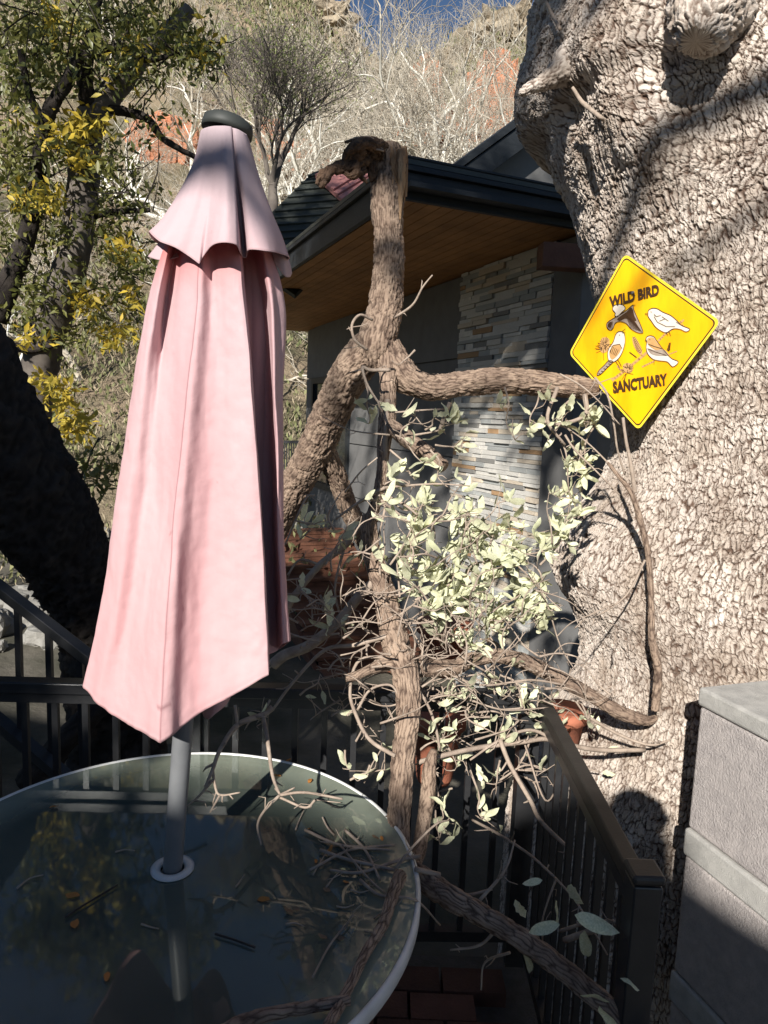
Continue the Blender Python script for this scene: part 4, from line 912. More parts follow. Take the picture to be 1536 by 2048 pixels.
can, Gc, _ = cloth('canopy', K, 190, 9, sharp=(5, 11, 12, 16), fade=lambda t: np.clip((.75 - t) * .75, 0, .5), fresh=lambda t: np.clip(1 - (t - .10) / .10, 0, 1) ** 1.5 * .6, seam=seamf)
# flap of the far panel peeping out beneath the hem
cloth('hem_flap', [[(470, 1370, .05), (462, 1395, .05), (452, 1412, .045)], [(440, 1375, .02), (436, 1410, .02), (434, 1425, .02)], [(420, 1395, .02), (418, 1425, .02), (417, 1438, .02)], [(405, 1400, .04), (405, 1420, .04), (408, 1432, .04)]], 12, 5, closed=False)
# vent cover: front skirt
Vv = [
 [(403, 262, .0), (388, 320, .0), (355, 390, .0), (322, 440, .0), (298, 464, -.0)],
 [(408, 258, -.03), (394, 330, -.035), (366, 400, -.05), (340, 455, -.07), (318, 482, -.08)],
 [(416, 255, -.045), (404, 330, -.055), (384, 410, -.07), (364, 470, -.085), (350, 495, -.092)],
 [(424, 253, -.050), (414, 330, -.060), (402, 410, -.07), (386, 480, -.085), (376, 512, -.09)],
 [(430, 252, -.052), (424, 330, -.066), (414, 410, -.075), (403, 480, -.092), (398, 528, -.10)],
 [(434, 252, -.052), (430, 330, -.070), (422, 410, -.080), (412, 480, -.090), (407, 512, -.094)],
 [(440, 252, -.052), (440, 330, -.078), (436, 410, -.10), (428, 465, -.12), (424, 491, -.13)],
 [(448, 252, -.052), (452, 330, -.086), (452, 410, -.115), (449, 462, -.14), (448, 485, -.15)],
 [(458, 253, -.050), (464, 330, -.080), (468, 410, -.105), (470, 466, -.13), (471, 489, -.14)],
 [(462, 254, -.048), (467, 330, -.076), (473, 410, -.098), (477, 470, -.115), (479, 500, -.12)],
 [(463, 255, -.040), (468, 330, -.060), (475, 410, -.050), (482, 470, -.045), (486, 515, -.04)],
 [(466, 256, -.045), (471, 330, -.058), (481, 410, -.045), (488, 470, -.04), (492, 516, -.035)],
 [(470, 257, -.048), (480, 330, -.068), (492, 410, -.078), (498, 465, -.095), (500, 500, -.10)],
 [(478, 260, -.045), (494, 330, -.06), (512, 410, -.07), (528, 465, -.09), (536, 503, -.10)],
 [(488, 266, -.035), (508, 340, -.04), (532, 410, -.045), (552, 465, -.05), (562, 508, -.05)],
 [(494, 270, -.015), (514, 340, -.01), (542, 420, -.005), (564, 475, .0), (578, 516, .0)],
 [(494, 272, .03), (512, 345, .05), (536, 425, .07), (554, 480, .09), (566, 520, .10)],
 [(470, 268, .045), (476, 345, .07), (486, 425, .10), (492, 480, .12), (496, 520, .13)],
 [(440, 262, .045), (434, 345, .07), (424, 425, .10), (416, 480, .12), (410, 510, .13)],
 [(410, 262, .03), (394, 335, .05), (366, 410, .07), (340, 460, .09), (322, 490, .10)],
]
def seamv(tt, ii): return np.clip(np.exp(-((tt - .985) / .006) ** 2) * .45 + np.exp(-((ii - 9.5) / .1) ** 2) * .25, 0, 1)
cloth('vent_cover', Vv, 110, 9, sharp=(4, 9, 10, 11), fade=lambda t: np.clip(1.05 - t * .45, 0, 1), seam=seamv, wr=.001)
# second skirt layer peeping out at both sides
cloth('vent_lining', [[(330, 470, .07), (312, 495, .07), (296, 513, .07)], [(352, 478, .035), (330, 505, .03), (318, 520, .03)], [(372, 478, .0), (350, 510, -.0), (334, 520, -.01)], [(390, 480, -.01), (376, 500, -.01), (366, 512, -.01)]], 14, 6, closed=False, fade=lambda t: .7 + t * 0)
cloth('vent_lining', [[(535, 480, .0), (545, 510, .0), (548, 525, .0)], [(552, 490, .02), (566, 520, .0), (568, 552, .01)], [(560, 490, .04), (574, 520, .04), (580, 553, .04)], [(562, 488, .07), (576, 515, .07), (584, 546, .07)]], 14, 6, closed=False, fade=lambda t: .7 + t * 0)
# dark dished cap
ax = (paxis(2.3) - paxis(1.5)).normalized(); ct = at(456, 252, UY + .012)
tl = Vector((.18, 0, 1)).normalized()
b = MB(); b.tube([ct - tl * .014, ct - tl * .004, ct + tl * .008, ct + tl * .015, ct + tl * .019], [.0500, .0505, .048, .036, .012], 40); b.build('cap', M['cap_dark'], um, smooth=True)
b = MB()
for x_, y_ in ((379, 905), (408, 488), (388, 882)):
    p = at(x_, y_, UY - .13); b.tube([p, p + Vector((.006, -.001, .006))], [.0022, .0012], 5)

# ------------------------------------------------------------------ the broken branch
br = thing('broken_branch', 'large broken oak limb standing in the middle, torn dark top, dry pale leaves', 'branch', tuple(at(795, 1735, 1.60)))
YB = 2.05
limb('limb', [(777, 290, 2.36, 22), (776, 330, 2.36, 28), (773, 400, 2.35, 29), (777, 470, 2.34, 28), (779, 520, 2.33, 29), (774, 580, 2.32, 30), (768, 630, 2.31, 33), (755, 680, 2.30, 38), (752, 712, 2.31, 34), (752, 735, 2.33, 20)], br, k=1)
limb('limb', [(765, 660, 2.31, 30), (738, 700, 2.33, 38), (700, 745, 2.37, 37), (668, 815, 2.46, 35), (645, 865, 2.52, 34), (615, 925, 2.59, 32), (588, 975, 2.65, 33), (560, 1030, 2.72, 32), (520, 1100, 2.80, 30)], br, k=2)
limb('limb', [(640, 880, 2.54, 24), (658, 920, 2.60, 21), (676, 960, 2.66, 20), (690, 1000, 2.71, 19), (708, 1040, 2.76, 18), (735, 1090, 2.80, 18)], br, k=3)
limb('limb', [(772, 690, 2.31, 27), (790, 730, 2.30, 32), (820, 762, 2.29, 28), (865, 775, 2.30, 25), (920, 768, 2.32, 24), (990, 762, 2.35, 24), (1060, 765, 2.38, 24), (1130, 772, 2.40, 22), (1178, 778, 2.42, 19), (1192, 782, 2.43, 10)], br, k=4)
limb('limb', [(770, 690, 2.29, 18), (776, 730, 2.27, 19), (776, 790, 2.23, 16), (774, 840, 2.20, 17), (768, 890, 2.17, 13), (764, 940, 2.14, 11), (755, 990, 2.11, 10), (742, 1040, 2.08, 13)], br, k=5, n=64)
limb('limb_stub', [(778, 850, 2.19, 14), (805, 872, 2.15, 16), (835, 892, 2.11, 15), (862, 912, 2.08, 15), (888, 934, 2.05, 13)], br, k=6, n=48)
limb('limb', [(738, 1030, 2.09, 13), (738, 1060, 2.07, 17), (742, 1100, 2.05, 18), (758, 1150, 2.02, 20), (772, 1190, 1.97, 22), (780, 1240, 1.91, 25), (792, 1290, 1.87, 28), (812, 1350, 1.83, 27), (818, 1420, 1.80, 25), (810, 1490, 1.77, 24), (803, 1560, 1.74, 24), (798, 1640, 1.70, 24), (797, 1700, 1.64, 25), (800, 1742, 1.57, 24)], br, k=7)
limb('limb', [(868, 1500, 1.78, 8), (860, 1530, 1.78, 14), (856, 1580, 1.77, 16), (848, 1640, 1.74, 15), (838, 1700, 1.66, 15), (822, 1738, 1.58, 15)], br, k=8, n=48)
limb('limb', [(780, 1728, 1.57, 22), (830, 1748, 1.53, 24), (890, 1788, 1.47, 24), (960, 1828, 1.42, 23), (1030, 1870, 1.37, 22), (1100, 1920, 1.31, 22), (1170, 1975, 1.25, 22), (1240, 2035, 1.19, 22), (1330, 2130, 1.11, 22)], br, k=9)
limb('limb', [(800, 1330, 1.86, 20), (850, 1335, 1.90, 18), (905, 1335, 1.94, 17), (950, 1318, 1.98, 15), (1000, 1312, 2.02, 15), (1060, 1328, 2.07, 16), (1120, 1358, 2.10, 15), (1180, 1390, 2.12, 14), (1240, 1425, 2.14, 14), (1290, 1440, 2.16, 11), (1312, 1436, 2.17, 6)], br, k=10, n=48)
limb('limb_stub', [(800, 1320, 1.85, 20), (765, 1330, 1.84, 14), (735, 1342, 1.82, 10), (712, 1352, 1.81, 9), (690, 1357, 1.80, 8)], br, k=11, n=40)
limb('limb', [(x_, y_, atz(x_, y_, ZT + .018).y, r_) for x_, y_, r_ in ((800, 1750, 14), (782, 1800, 13), (765, 1850, 12), (735, 1900, 11), (705, 1960, 11), (680, 2010, 12), (640, 2080, 13))], br, k=12, n=64)
limb('limb', [(x_, y_, atz(x_, y_, ZT + .02).y, r_) for x_, y_, r_ in ((700, 2000, 11), (640, 2010, 12), (560, 2025, 13), (480, 2045, 14), (400, 2090, 14))], br, k=13, n=64)
limb('limb', [(1310, 1420, 2.14, 9), (1316, 1340, 2.13, 9), (1304, 1280, 2.13, 8), (1302, 1200, 2.13, 6), (1296, 1110, 2.13, 6), (1280, 1040, 2.13, 6), (1262, 985, 2.13, 5), (1235, 950, 2.14, 4), (1215, 925, 2.15, 3)], br, k=14, n=24)
limb('limb', [(1270, 985, 2.13, 5), (1262, 930, 2.12, 3.5), (1252, 880, 2.12, 3), (1246, 835, 2.13, 3)], br, M['twig'], k=14, n=12)
# torn, splintered top
sp_ = MB(); g = random.Random(12); DT = .30
for k_ in range(26):
    a = g.uniform(0, 1); x0 = 780 + a * 32; y0 = 350 + g.uniform(-20, 30); hh = g.uniform(30, 75)
    Y0 = 2.335 + g.uniform(-.02, .02); x1 = x0 + g.uniform(-4, 9); w_ = g.uniform(1.5, 3.5)
    sp_.tube(catmull([at(x0, y0 + 30, Y0 + .005), at((x0 + x1) / 2, y0 - hh * .4, Y0 - .008), at(x1, y0 - hh, Y0)], 6), np.array([1, 1, .8, .6, .4, .1]) * w_ / F * 2.3, 5)
o = sp_.build('splinters', M['heart'], br); o['kind'] = 'stuff'
for sp2 in ([(800, 440, 2.315, 2), (801, 400, 2.315, 5), (801, 350, 2.32, 9), (800, 318, 2.33, 12), (806, 303, 2.34, 8), (812, 292, 2.34, 2)], [(792, 380, 2.325, 3), (788, 340, 2.32, 7), (784, 305, 2.33, 7), (780, 284, 2.34, 3)]):
    limb('split_wood', sp2, br, M['heart'], n=40, k=15, bark=.3, plate=(.004, .06), lump=.3)
for sp2 in ([(768, 325, 2.36, 25), (750, 305, 2.33, 24), (725, 298, 2.30, 17), (702, 312, 2.27, 12), (690, 330, 2.27, 5)], [(740, 315, 2.33, 18), (715, 325, 2.30, 12), (690, 332, 2.27, 9), (662, 340, 2.25, 7), (645, 352, 2.24, 7), (634, 370, 2.24, 3)], [(770, 310, 2.35, 14), (765, 295, 2.32, 13), (745, 280, 2.30, 6), (715, 277, 2.28, 3), (690, 285, 2.27, 1.5)], [(700, 320, 2.28, 10), (712, 345, 2.27, 8), (700, 352, 2.26, 4), (690, 345, 2.26, 3)], [(745, 330, 2.33, 16), (745, 350, 2.32, 8), (742, 364, 2.32, 3)], [(668, 335, 2.25, 4), (655, 350, 2.24, 7), (648, 364, 2.24, 5), (640, 376, 2.24, 2)], [(760, 300, 2.30, 10), (735, 288, 2.26, 8), (712, 292, 2.24, 7), (690, 305, 2.23, 4)], [(730, 340, 2.30, 6), (722, 352, 2.29, 4), (735, 366, 2.30, 2)]):
    limb('torn_bark', sp2, br, M['bark_torn'], n=56, k=16, bark=.5, plate=(.016, .03), lump=1.0, seg=.003)
for k_ in range(10):
    y_ = 272 + k_ * 2.4; limb('bark_strip', [(772 - k_, 314 - k_, 2.34, 1.6), (764, 292 + k_, 2.31 - .004 * k_, 1.8), (738 - k_, y_ + 2, 2.28, 1.6), (706 + 2 * k_, y_ + 5, 2.27, 1.1), (688 + 5 * k_, y_ + 14, 2.27, .5)], br, M['bark_torn'] if k_ % 3 else M['twig'], n=8, k=3, bark=.0)
# ------------------------------------------------------------------ twigs and dry leaves
g = random.Random(21)
def twig(pts, r0, r1, parent, m='twig', sub=5, jit=.0, name='twig'):
    P = [Vector(p) for p in pts]; P = [P[0]] + [p + Vector((g.gauss(0, jit), g.gauss(0, jit), g.gauss(0, jit))) for p in P[1:]]
    C = catmull([tuple(p) for p in P], (len(P) - 1) * sub + 1); n = len(C); b = MB(); b.tube(C, np.linspace(r0, r1, n), 6)
    return C, b
def leaf_mesh(sd_, lob=0.0):
    gg = random.Random(sd_); L_ = 1.0; n = 7; V = []; Fc = []; curl = gg.uniform(-.5, .9); cup = gg.uniform(.1, .5); tw = gg.uniform(-.9, .9)
    for i_ in range(n + 1):
        t = i_ / n; wdt = .175 * math.sin(math.pi * min(1, t * 1.0) ** .9) ** .6 * (1 + lob * (1 if i_ % 2 else -.6)) + .004
        y_ = math.sin(curl * t) / (curl or 1); z_ = (1 - math.cos(curl * t)) / (curl or 1) + .03 * math.sin(t * 9 + sd_)
        a = tw * t
        for s_ in (-1, 0, 1):
            xx = s_ * wdt; zz = abs(s_) * wdt * cup; V.append((xx * math.cos(a) - zz * math.sin(a), y_, z_ + xx * math.sin(a) + zz * math.cos(a)))
    for i_ in range(n):
        for j_ in range(2): a = i_ * 3 + j_; Fc.append((a, a + 1, a + 4, a + 3))
    b = MB(); b.add(V, Fc); return b
leaf_m = [leaf_mesh(s_ * 5 + 1, 0 if s_ < 7 else .22) for s_ in range(10)]
leaf_data = [b.mesh('leaf', M['leaf_pale'], True) for b in leaf_m]
leafs = []                                           # (matrix) of all dry leaves, largest get their own object
def put_leaf(p, d, size):
    d = Vector(d).normalized(); e_ = Vector((g.gauss(0, 1), g.gauss(0, 1), g.gauss(0, 1))); x = d.cross(e_).normalized(); z = x.cross(d)
    W = Matrix(((x.x, d.x, z.x, p[0]), (x.y, d.y, z.y, p[1]), (x.z, d.z, z.z, p[2]), (0, 0, 0, 1))) @ Matrix.Scale(size, 4)
    leafs.append((size / max(.3, p[1]), W, g.randrange(10)))
def sprig(p0, p1, nl, size, r0=.0035, up=(.35, -.1, .75), branch=True, spread=.05):
    """a dry side shoot from p0 to p1 with leaves on its outer part"""
    p0 = Vector(p0); p1 = Vector(p1); L_ = (p1 - p0).length; mid1 = p0.lerp(p1, .35) + Vector([g.gauss(0, L_ * .07) for _ in range(3)]); mid2 = p0.lerp(p1, .7) + Vector([g.gauss(0, L_ * .08) for _ in range(3)])
    C, b = twig([p0, mid1, mid2, p1], r0, .0012, br, jit=0)
    n = len(C); hooks = []
    if branch:
        for _ in range(2 + int(L_ / .06)):
            k_ = g.randrange(n // 3, n); d = Vector([g.gauss(0, 1), g.gauss(0, .8), g.gauss(.2, 1)]).normalized() * g.uniform(.02, .02 + spread)
            q = Vector(C[k_]); e_ = q + d; b.tube(catmull([tuple(q), tuple(q + d * .5 + Vector([g.gauss(0, .006) for _ in range(3)])), tuple(e_)], 5), np.linspace(.0018, .0009, 5), 5); hooks.append(e_)
    b.build('twig', M['twig'], br, smooth=True)
    for _ in range(nl):
        if hooks and g.random() < .65: q = g.choice(hooks) + Vector([g.gauss(0, .001) for _ in range(3)])
        else: q = Vector(C[g.randrange(int(n * .45), n)])
        d = Vector(up) * .8 + Vector([g.gauss(0, .75) for _ in range(3)])
        put_leaf(q, d, size * g.uniform(.65, 1.25))
# shoots: start px, end px, leaves, leaf size
J = [ # main pale mass
 (800, 1230, 1.90, 880, 1130, 2.0, 16), (800, 1260, 1.9, 930, 1180, 2.0, 18), (880, 1200, 1.98, 960, 1060, 2.05, 18), (860, 1180, 1.98, 930, 1040, 2.03, 14), (930, 1180, 2.0, 1020, 1090, 2.08, 18),
 (940, 1200, 2.0, 1050, 1050, 2.1, 16), (960, 1260, 2.0, 1060, 1200, 2.08, 18), (900, 1260, 1.98, 1010, 1230, 2.05, 20), (980, 1240, 2.0, 1080, 1260, 2.1, 16), (860, 1270, 1.95, 960, 1290, 2.0, 14),
 (800, 1200, 1.9, 800, 1100, 1.95, 10), (810, 1150, 1.92, 850, 1050, 1.95, 10), (780, 1130, 1.92, 850, 1000, 1.93, 8), (850, 1110, 1.95, 870, 1000, 1.95, 7), (1000, 1150, 2.05, 1100, 1060, 2.15, 9), (1030, 1110, 2.05, 1120, 1080, 2.15, 8),
 (940, 1080, 2.0, 1000, 1000, 2.05, 9), (930, 1060, 2.0, 950, 1010, 2.0, 6), (760, 1150, 1.9, 770, 1090, 1.9, 5), (1080, 1130, 2.1, 1140, 1000, 2.2, 7), (1100, 1110, 2.12, 1125, 1050, 2.2, 5),
 (920, 1220, 2.0, 985, 1150, 2.02, 14), (870, 1230, 1.95, 920, 1200, 1.98, 14), (1000, 1210, 2.03, 1070, 1160, 2.08, 9), (830, 1200, 1.92, 870, 1160, 1.95, 10), (980, 1090, 2.02, 1040, 1020, 2.1, 8),
 # upper right, hanging from the horizontal limb
 (1010, 775, 2.15, 1030, 880, 2.12, 9), (1080, 780, 2.18, 1060, 860, 2.15, 10), (1150, 790, 2.2, 1100, 870, 2.18, 9), (1170, 790, 2.22, 1160, 870, 2.2, 10), (1170, 800, 2.22, 1180, 850, 2.2, 8), (1120, 850, 2.2, 1170, 930, 2.22, 10), (1120, 880, 2.2, 1150, 1010, 2.22, 12), (1160, 900, 2.22, 1175, 960, 2.22, 5), (1190, 850, 2.22, 1150, 990, 2.22, 6),
 # middle
 (800, 880, 1.98, 830, 820, 1.96, 4), (830, 870, 1.97, 900, 850, 1.95, 8), (850, 860, 1.96, 870, 830, 1.95, 6), (870, 890, 1.95, 920, 905, 1.95, 5), (860, 900, 1.95, 890, 970, 1.95, 6), (780, 900, 1.98, 830, 960, 1.96, 8), (790, 870, 1.98, 850, 930, 1.96, 6),
 (730, 760, 2.03, 740, 835, 2.0, 6), (830, 700, 2.03, 800, 728, 2.02, 0), (760, 990, 1.95, 750, 1030, 1.94, 6), (740, 1000, 1.96, 850, 1010, 1.93, 4),
 # left side
 (690, 1090, 1.95, 690, 1060, 1.93, 5), (600, 1180, 1.9, 660, 1220, 1.88, 5), (640, 1190, 1.9, 670, 1260, 1.88, 5), (620, 1060, 1.95, 600, 1080, 1.95, 3), (590, 1040, 1.95, 630, 1050, 1.95, 3), (560, 1190, 1.9, 640, 1200, 1.9, 3),
 # below the lower limb
 (860, 1350, 1.9, 900, 1440, 1.88, 5), (900, 1340, 1.94, 960, 1440, 1.92, 6), (970, 1330, 1.98, 1020, 1380, 1.95, 7), (1000, 1350, 2.0, 1060, 1430, 1.98, 7), (1060, 1360, 2.05, 1100, 1440, 2.0, 6), (1100, 1390, 2.08, 1120, 1470, 2.05, 7), (1160, 1400, 2.1, 1180, 1460, 2.08, 3),
 (880, 1460, 1.85, 910, 1540, 1.85, 6), (900, 1500, 1.85, 870, 1480, 1.82, 5), (840, 1500, 1.8, 900, 1470, 1.82, 6), (870, 1560, 1.8, 880, 1640, 1.78, 6), (870, 1620, 1.78, 880, 1690, 1.76, 7), (940, 1540, 1.85, 965, 1640, 1.83, 7), (1000, 1520, 1.9, 990, 1580, 1.88, 3), (740, 1530, 1.8, 720, 1560, 1.8, 3), (690, 1500, 1.82, 700, 1540, 1.8, 2),
 (600, 1390, 1.85, 640, 1350, 1.85, 1), (540, 1400, 1.85, 525, 1450, 1.8, 2), (930, 1420, 1.9, 1000, 1470, 1.9, 6), (1000, 1420, 1.93, 1090, 1400, 1.98, 7), (860, 1400, 1.86, 940, 1380, 1.88, 6), (950, 1480, 1.87, 1040, 1440, 1.92, 5), (680, 1400, 1.84, 620, 1440, 1.84, 2), (700, 1560, 1.82, 770, 1540, 1.8, 4), (1060, 1480, 1.95, 1010, 1560, 1.9, 4), (1050, 1540, 1.95, 1150, 1530, 2.0, 2), (1150, 1400, 2.1, 1200, 1470, 2.1, 3),
]
for x0, y0, Y0, x1, y1, Y1, nl in J: sprig(att(x0, y0, Y0), att(x1, y1, Y1), int(nl * (2.6 if 1000 < y1 < 1310 and x1 > 780 else 1.25)), .056 if 1000 < y1 < 1310 else .050)
# big lobed leaves low on the right, in the shade
for x_, y_, Y_, sz, d in ((1110, 1800, 1.3, .085, (.2, 0, -1)), (1085, 1760, 1.32, .06, (-1, 0, -.2)), (1135, 1770, 1.3, .075, (.7, 0, -.8)), (1120, 1850, 1.25, .09, (-.9, .1, -.3)), (1150, 1830, 1.22, .115, (1, -.2, -.25)), (1170, 1860, 1.22, .09, (.1, 0, -1)), (1160, 1990, 1.16, .08, (.9, 0, -.2)), (1240, 1955, 1.15, .06, (1, .0, -.3)), (1200, 2010, 1.12, .09, (.6, 0, -.9)), (1055, 1890, 1.38, .085, (.2, -.1, -1)), (1030, 1800, 1.45, .07, (.5, 0, -.8)), (640, 1950, 1.3, .10, (.9, .3, .5)), (600, 1790, 1.5, .07, (.9, .6, .2)), (690, 1770, 1.6, .07, (.9, .6, .1)), (1205, 1545, 2.12, .06, (1, 0, -.1)), (1215, 1500, 2.1, .05, (1, 0, .4))):
    if d[1] < .35: put_leaf(at(x_, y_, Y_), d, sz * .72)
for pts, r in (([(1110, 1560, 1.9), (1180, 1600, 1.75), (1080, 1720, 1.6)], 0),):
    pass
long_tw0 = []
long_tw = [  # hand-placed bare twigs: list of (px, py, Y), radii
 ([(1170, 1430, 2.1), (1240, 1470, 2.1), (1300, 1490, 2.08), (1340, 1480, 2.06)], .006, .003), ([(1290, 1500, 2.1), (1200, 1500, 2.06), (1140, 1490, 2.02), (1090, 1478, 1.97), (1040, 1485, 1.93), (960, 1495, 1.88), (890, 1510, 1.83), (835, 1525, 1.8)], .0075, .007),
 ([(1110, 1480, 1.98), (1060, 1460, 1.95), (1000, 1480, 1.9), (940, 1520, 1.86)], .006, .003), ([(1000, 1480, 1.9), (1020, 1530, 1.87), (1060, 1600, 1.8), (1080, 1640, 1.75), (1130, 1690, 1.7), (1155, 1710, 1.66)], .007, .005),
 ([(945, 1640, 1.8), (1000, 1670, 1.7), (1060, 1710, 1.6), (1110, 1755, 1.5)], .004, .003), ([(1110, 1755, 1.5), (1150, 1800, 1.42), (1180, 1850, 1.35), (1215, 1910, 1.3)], .003, .002),
 ([(1120, 1862, 1.38), (1180, 1845, 1.32), (1240, 1850, 1.28), (1270, 1920, 1.24), (1285, 2000, 1.2), (1280, 2060, 1.18)], .004, .0025), ([(1130, 1880, 1.36), (1190, 1860, 1.3), (1215, 1862, 1.28)], .007, .006),
 ([(1085, 1880, 1.4), (1085, 1840, 1.4), (1100, 1790, 1.4), (1112, 1760, 1.42)], .002, .002), ([(1020, 1905, 1.42), (970, 1925, 1.44), (962, 1980, 1.42)], .003, .002), ([(880, 1775, 1.55), (930, 1790, 1.5), (985, 1778, 1.5)], .004, .003),
 ([(790, 1315, 1.85), (720, 1320, 1.83), (700, 1380, 1.81), (712, 1430, 1.79), (740, 1480, 1.77), (790, 1512, 1.74)], .004, .006), ([(715, 1420, 1.8), (740, 1380, 1.8), (780, 1370, 1.8), (800, 1395, 1.8)], .004, .003),
 ([(800, 1330, 1.84), (850, 1400, 1.82), (870, 1450, 1.8), (880, 1500, 1.8)], .004, .004), ([(780, 1270, 1.86), (710, 1290, 1.85), (650, 1300, 1.86), (590, 1360, 1.86), (545, 1420, 1.85)], .007, .004),
 ([(545, 1415, 1.82), (525, 1430, 1.80), (475, 1450, 1.7), (440, 1500, 1.62), (425, 1540, 1.58), (410, 1575, 1.56)], .009, .004), ([(525, 1430, 1.80), (535, 1480, 1.7), (545, 1550, 1.62), (560, 1590, 1.56)], .007, .003),
 ([(560, 1590, 1.56), (530, 1620, 1.53), (515, 1650, 1.50), (522, 1690, 1.47)], .004, .002), ([(560, 1590, 1.56), (610, 1585, 1.56), (685, 1598, 1.54)], .0035, .003), ([(560, 1595, 1.56), (610, 1615, 1.54), (630, 1600, 1.54)], .003, .003), ([(560, 1590, 1.56), (590, 1575, 1.58)], .003, .002),
 ([(425, 1540, 1.58), (430, 1570, 1.57), (440, 1590, 1.56), (480, 1585, 1.56)], .004, .002), ([(425, 1560, 1.57), (400, 1590, 1.55), (375, 1612, 1.53)], .004, .002), ([(475, 1450, 1.7), (470, 1410, 1.72)], .005, .004), ([(440, 1590, 1.56), (420, 1625, 1.53)], .003, .002),
 ([(780, 870, 1.99), (700, 860, 2.0), (640, 830, 2.0)], .003, .001), ([(745, 640, 2.03), (720, 630, 2.0), (704, 650, 1.99), (710, 680, 1.99), (735, 700, 2.02)], .004, .004), ([(790, 635, 2.04), (825, 610, 2.0), (845, 575, 1.98), (865, 550, 1.97)], .004, .002),
 ([(780, 740, 2.02), (740, 740, 2.0), (725, 735, 1.99), (735, 770, 1.99), (760, 810, 1.98)], .006, .003), ([(790, 825, 2.0), (850, 820, 1.98), (900, 818, 1.97)], .003, .002), ([(880, 860, 1.96), (890, 830, 1.96), (900, 806, 1.97)], .006, .007),
 ([(770, 975, 1.96), (830, 970, 1.94), (880, 968, 1.93), (940, 972, 1.92)], .004, .002), ([(780, 995, 1.96), (810, 1010, 1.93), (835, 1030, 1.92)], .005, .003), ([(690, 985, 2.0), (720, 945, 1.99), (755, 915, 1.98)], .003, .002), ([(570, 1090, 1.95), (610, 1000, 1.98), (630, 990, 1.98)], .003, .003),
 ([(1230, 940, 2.15), (1180, 890, 2.18), (1140, 860, 2.2)], .003, .002), ([(1190, 755, 2.1), (1215, 790, 2.08), (1228, 850, 2.08), (1235, 900, 2.09), (1250, 950, 2.1)], .0035, .003), ([(1120, 748, 2.12), (1160, 770, 2.08), (1195, 800, 2.06), (1240, 850, 2.06)], .003, .002),
 ([(1130, 870, 2.2), (1150, 900, 2.18), (1190, 940, 2.16), (1240, 990, 2.14)], .004, .002), ([(1290, 1120, 2.13), (1260, 1180, 2.11), (1230, 1210, 2.1), (1180, 1240, 2.1)], .004, .002), ([(1115, 775, 2.18), (1095, 840, 2.15), (1130, 890, 2.17)], .007, .004), ([(1170, 790, 2.24), (1170, 830, 2.2), (1120, 848, 2.18), (1080, 842, 2.17)], .009, .004),
 ([(990, 1090, 2.05), (1080, 1180, 2.05), (1120, 1290, 2.08), (1150, 1340, 2.1)], .003, .002), ([(870, 1335, 1.92), (960, 1370, 1.94), (1060, 1360, 2.0), (1130, 1370, 2.05)], .004, .003), ([(940, 1400, 1.9), (1010, 1420, 1.92), (1100, 1415, 1.98)], .003, .002), ([(1000, 1560, 1.85), (1060, 1530, 1.9), (1140, 1570, 1.95), (1130, 1620, 1.9)], .003, .003),
 ([(1050, 1490, 1.9), (1090, 1600, 1.82), (1120, 1560, 1.85), (1140, 1520, 1.9)], .003, .002), ([(660, 1740, 1.55), (720, 1745, 1.54), (800, 1720, 1.6), (840, 1712, 1.6)], .003, .005), ([(830, 1738, 1.55), (880, 1750, 1.5)], .006, .006), ([(700, 1840, 1.5), (660, 1890, 1.42), (625, 1955, 1.35)], .0025, .002), ([(680, 1690, 1.56), (740, 1760, 1.52), (790, 1800, 1.5)], .003, .002), ([(640, 1700, 1.58), (700, 1720, 1.57), (790, 1740, 1.6)], .004, .004), ([(790, 1740, 1.5), (820, 1700, 1.5), (870, 1650, 1.55), (900, 1640, 1.6)], .004, .002), ([(720, 1760, 1.6), (760, 1790, 1.6), (830, 1800, 1.5), (880, 1850, 1.45)], .004, .002), ([(610, 1660, 1.7), (680, 1690, 1.7), (780, 1700, 1.7)], .004, .003), ([(620, 1740, 1.6), (700, 1700, 1.6), (790, 1690, 1.6)], .003, .003), ([(690, 1660, 1.7), (730, 1700, 1.7), (760, 1760, 1.6)], .004, .003), ([(960, 1800, 1.42), (1010, 1740, 1.45), (1030, 1680, 1.5)], .004, .002), ([(1000, 1850, 1.4), (960, 1890, 1.4), (900, 1900, 1.4)], .004, .002),
]
for _ in range(210):
    x_, y_ = (g.gauss(920, 130), g.gauss(1330, 120)) if g.random() < .75 else (g.gauss(700, 90), g.gauss(1230, 110))
    if not (590 < x_ < 1260 and 1030 < y_ < 1600): continue
    Y_ = 1.9 + (x_ - 850) / 250 * .12 + g.gauss(0, .05); L_ = g.uniform(40, 130); a = g.uniform(-.5, 3.4); P = [(x_, y_, Y_)]
    for _k in range(3): a += g.gauss(0, .45); P.append((P[-1][0] + math.cos(a) * L_ / 3, P[-1][1] - math.sin(a) * L_ / 3, P[-1][2] + g.gauss(0, .02)))
    long_tw.append((P, g.uniform(.0018, .0036), .001))
for pts, a_, c_ in long_tw:
    C, b = twig([att(*p) for p in pts], a_, c_, br, sub=6); 
    for _ in range(int(len(C) / 5)):
        k_ = g.randrange(1, len(C) - 1); d = Vector([g.gauss(0, 1), g.gauss(0, .5), g.gauss(0, 1)]).normalized() * g.uniform(.01, .05); q = Vector(C[k_]); b.tube([tuple(q), tuple(q + d * .6 + Vector([g.gauss(0, .004) for _ in range(3)])), tuple(q + d)], [a_ * .45, a_ * .35, .0008], 5)
    b.build('twig', M['twig'], br, smooth=True)
